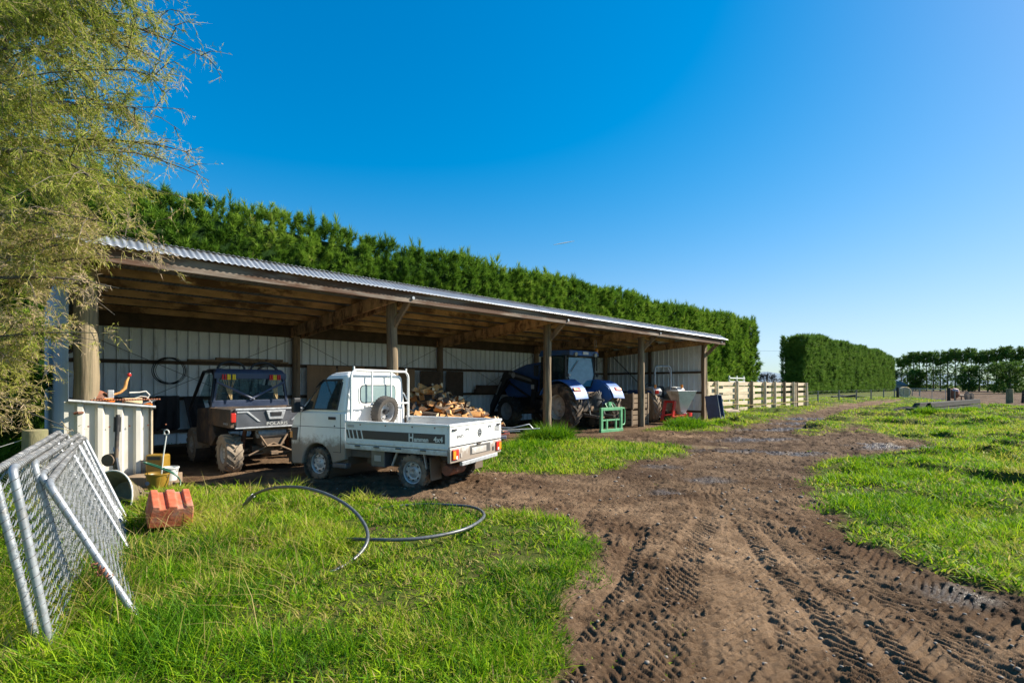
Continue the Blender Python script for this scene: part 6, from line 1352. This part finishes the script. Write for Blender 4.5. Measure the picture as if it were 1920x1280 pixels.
o=mb.build('rotten_branch', M['wood_grey'], smooth=50); o.location=(q.x,q.y,gz(q.x,q.y)-.04); tag(o,'small pile of dark rotten branches left of the long beam stack','branches')
# ================================================================ far fences, gate, bale
M['wood_pole'] = mat('wood_pole',(.20,.18,.15),.9,var=.3,sc=6)
def wire_fence(label, pts, ph, r, nw, m):
    o=empty('wire_fence',label,'fence',pts[0]); P0=Vector(pts[0])
    for p in pts: 
        g=gz(p[0],p[1]) if p[1] < 70 else 0; MB().tube([Vector(p)-P0+Vector((0,0,-.2)),Vector(p)-P0+Vector((0,0,ph))],r,8).build('post', m, o, smooth=50)
    wr=MB()
    for k in range(nw):
        z=.2+(ph-.25)*k/(nw-1); wr.tube([Vector(p)-P0+Vector((0,0,z)) for p in pts],.0035,4)
    wr.build('wires', M['wire'], o); return o
fp=[Vector((24.5+4.4*k,41+4.25*k,0)) for k in range(9)]
wire_fence('low wire stock fence with grey posts running from the timber yard to the hay bale',[SD(41.0,11.0)]+fp[:],1.1,.06,5,M['wood_pole'])
wire_fence('thin wire fence with few posts between the gate and the right edge',[UZ(1790,752,47),UZ(1897,757,42.5),UZ(2050,765,37)],1.0,.05,4,M['wood_pole'])
g0=UZ(1687,744,62); g1=UZ(1773,752,49); g0.z=0; g1.z=0
o=empty('farm_gate','long galvanised tube and mesh farm gate across the ploughed paddock entrance','gate',g0); v=g1-g0
MB().tube([Vector((0,0,.15)),Vector((0,0,1.15)),v+Vector((0,0,1.15)),v+Vector((0,0,.15))],.03,8,close=True).build('frame', M['galv'], o, smooth=50)
for k in range(1,4): MB().tube([v*(k/4)+Vector((0,0,.15)),v*(k/4)+Vector((0,0,1.15))],.025,8).build('bar', M['galv'], o)
mb=MB()
for k in range(6): mb.tube([Vector((0,0,.25+.14*k)),v+Vector((0,0,.25+.14*k))],.007,4)
for k in range(60): mb.tube([v*(k/60)+Vector((0,0,.15)),v*(k/60)+Vector((0,0,1.1))],.004,3)
mb.build('mesh', M['wire'], o)
for k,(pp,lab) in enumerate(((g0,'grey strainer post at the far end of the farm gate by the bale'),(g1,'grey strainer post at the near end of the farm gate'))):
    q=MB().tube([(0,0,-.2),(0,0,1.28)],.14,10).build('strainer_post', M['wood_grey'], smooth=50, bevel=.01); q.location=pp+Vector((-.25 if k==0 else .3,0,0)); tag(q,lab,'post','strainer posts of the paddock')
q=MB().tube([(0,0,-.2),(0,0,1.25)],[.24,.22],12).build('strainer_post', M['moss_post'], smooth=50, bevel=.015); pp=UZ(1893,757,42); q.location=(pp.x,pp.y,0); tag(q,'thick weathered post standing alone at the right edge behind the grass','post','strainer posts of the paddock')
q=MB().tube([(0,0,-.2),(.1,0,1.1)],[.1,.09],8).build('strainer_post', M['wood_grey'], smooth=50); q.location=(pp.x+.75,pp.y-.3,0); tag(q,'thin broken grey post beside the thick one at the right edge','post','strainer posts of the paddock')
q=MB().lathe([(0,-.6),(.62,-.6),(.66,-.5),(.66,.5),(.62,.6),(0,.6)],(0,0,.66),(.5,1,0),20).build('hay_bale', M['straw'], smooth=40); pp=UZ(1696,741,68); q.location=(pp.x,pp.y,0); tag(q,'round straw coloured hay bale behind the far gate post','hay bale')
pp=UZ(1800,752,50); o=empty('plough','rusty red and dark old farm implement lying by the paddock edge','implement',(pp.x,pp.y,0),R(20))
P('red_drum', MB().lathe([(0,-.3),(.42,-.28),(.5,0),(.42,.28),(0,.3)],(-1.0,0,.72),(1,.3,0),14), M['rust'], o, smooth=40); P('pale_cap', MB().lathe([(0,0),(.3,0),(.2,.2),(0,.22)],(-1.05,-.2,1.0),(0,-.3,1),12), mat('pink_cap',(.6,.38,.36),.6), o, smooth=40)
P('beam', MB().tube([(-1,0,.4),(0,.1,.55),(1.6,0,.4)],.1,8).tube([(.2,0,.5),(.4,.1,.0)],.05,6).tube([(-.6,0,.4),(-.5,.1,0)],.05,6), M['dark_steel'], o); P('wheel_disc', MB().lathe([(0,-.05),(.45,-.02),(.45,.02),(0,.05)],(.9,-.1,.45),(.2,1,0),16).lathe([(0,-.05),(.4,-.02),(.4,.02),(0,.05)],(1.6,-.1,.4),(.2,1,0),16), M['dark_steel'], o, smooth=30)
pp=UZ(1690,733,140); o=empty('farm_building','low grey roofed farm building in the gap beyond the hay bale','building',(pp.x-1,pp.y,0),R(40)); o.scale=(.62,.62,.75)
P('roof', MB().hexa([Vector(v) for v in ((-4,-3,2.0),(4,-3,2.0),(4,3,2.0),(-4,3,2.0))],[Vector(v) for v in ((-3.4,-.2,3.6),(3.4,-.2,3.6),(3.4,.2,3.6),(-3.4,.2,3.6))]), mat('far_roof',(.16,.17,.175),.95), o); P('wall', MB().box(-3.7,3.7,-2.7,2.7,0,1.995), mat('far_wall',(.3,.3,.28),.8), o)
mb=MB()
for k,(a_,b_) in enumerate((((0,0,.15),(3.2,1.0,.2)),((.6,-.4,.1),(2.6,-.2,.4)),((1.0,.5,.3),(4.0,.2,.15)))): mb.tube([a_,b_],[.14,.09],8)
q=mb.build('fallen_branch', M['wood_grey'], smooth=50); pp=UZ(1560,746,60); q.location=(pp.x,pp.y,0); tag(q,'fallen grey branches on the grass near the foot of the hedge block','branches')
"""overhead wires far away"""
mb=MB(); a=UZ(1425,657,230); b=UZ(1475,658,230); c_=UZ(1660,679,260); d_=UZ(1695,679,260); mb.tube([a-Vector((60,0,0)),b+Vector((8,0,0)),c_,d_+Vector((60,0,0))],.05,4)
tag(mb.build('power_line', M['white_plastic']),'thin pale overhead line crossing the sky between the hedges','power line')
# ================================================================ camera, light
cam=bpy.data.cameras.new('camera'); co=bpy.data.objects.new('camera',cam); C.objects.link(co); co.location=(0,0,CAMH); co.rotation_euler=(R(90),0,0)
cam.lens=18.0; cam.sensor_width=36.0; cam.sensor_fit='HORIZONTAL'; cam.shift_y=(HY-640)/1920.0; cam.clip_start=.05; cam.clip_end=30000; S.camera=co
sl=bpy.data.lights.new('sun','SUN'); sl.energy=4.9; sl.angle=R(.5); sl.color=(1,.93,.80); so_=bpy.data.objects.new('sun',sl); C.objects.link(so_); so_.rotation_euler=(-SUNV).to_track_quat('-Z','Y').to_euler(); so_.location=(20,5,25)
w=bpy.data.worlds.new('World'); S.world=w; w.use_nodes=True; nt=w.node_tree; bg=nt.nodes['Background']
sk=nt.nodes.new('ShaderNodeTexSky'); sk.sky_type='NISHITA'; sk.sun_disc=False; sk.sun_elevation=R(SUN_EL); sk.sun_rotation=R(SUN_AZ); sk.altitude=50; sk.air_density=1.0; sk.dust_density=.35; sk.ozone_density=2.0
hs=nt.nodes.new('ShaderNodeHueSaturation'); hs.inputs['Hue'].default_value=.503; hs.inputs['Saturation'].default_value=1.55; hs.inputs['Value'].default_value=1.0
nt.links.new(sk.outputs[0],hs.inputs['Color']); vm=nt.nodes.new('ShaderNodeVectorMath'); vm.operation='MULTIPLY_ADD'; vm.inputs[1].default_value=(.27,.19,.13); vm.inputs[2].default_value=(1,1,1)
dv=nt.nodes.new('ShaderNodeVectorMath'); dv.operation='DIVIDE'   # soft shoulder on the bright sky near the sun
nt.links.new(hs.outputs[0],vm.inputs[0]); nt.links.new(hs.outputs[0],dv.inputs[0]); nt.links.new(vm.outputs[0],dv.inputs[1]); nt.links.new(dv.outputs[0],bg.inputs[0]); bg.inputs[1].default_value=.128
v=S.view_settings; v.view_transform='Standard'; v.look='None'; v.exposure=1.12; v.gamma=1; v.use_curve_mapping=False
S.cycles.use_denoising=True; S.cycles.max_bounces=10; S.cycles.diffuse_bounces=7; S.cycles.transparent_max_bounces=12
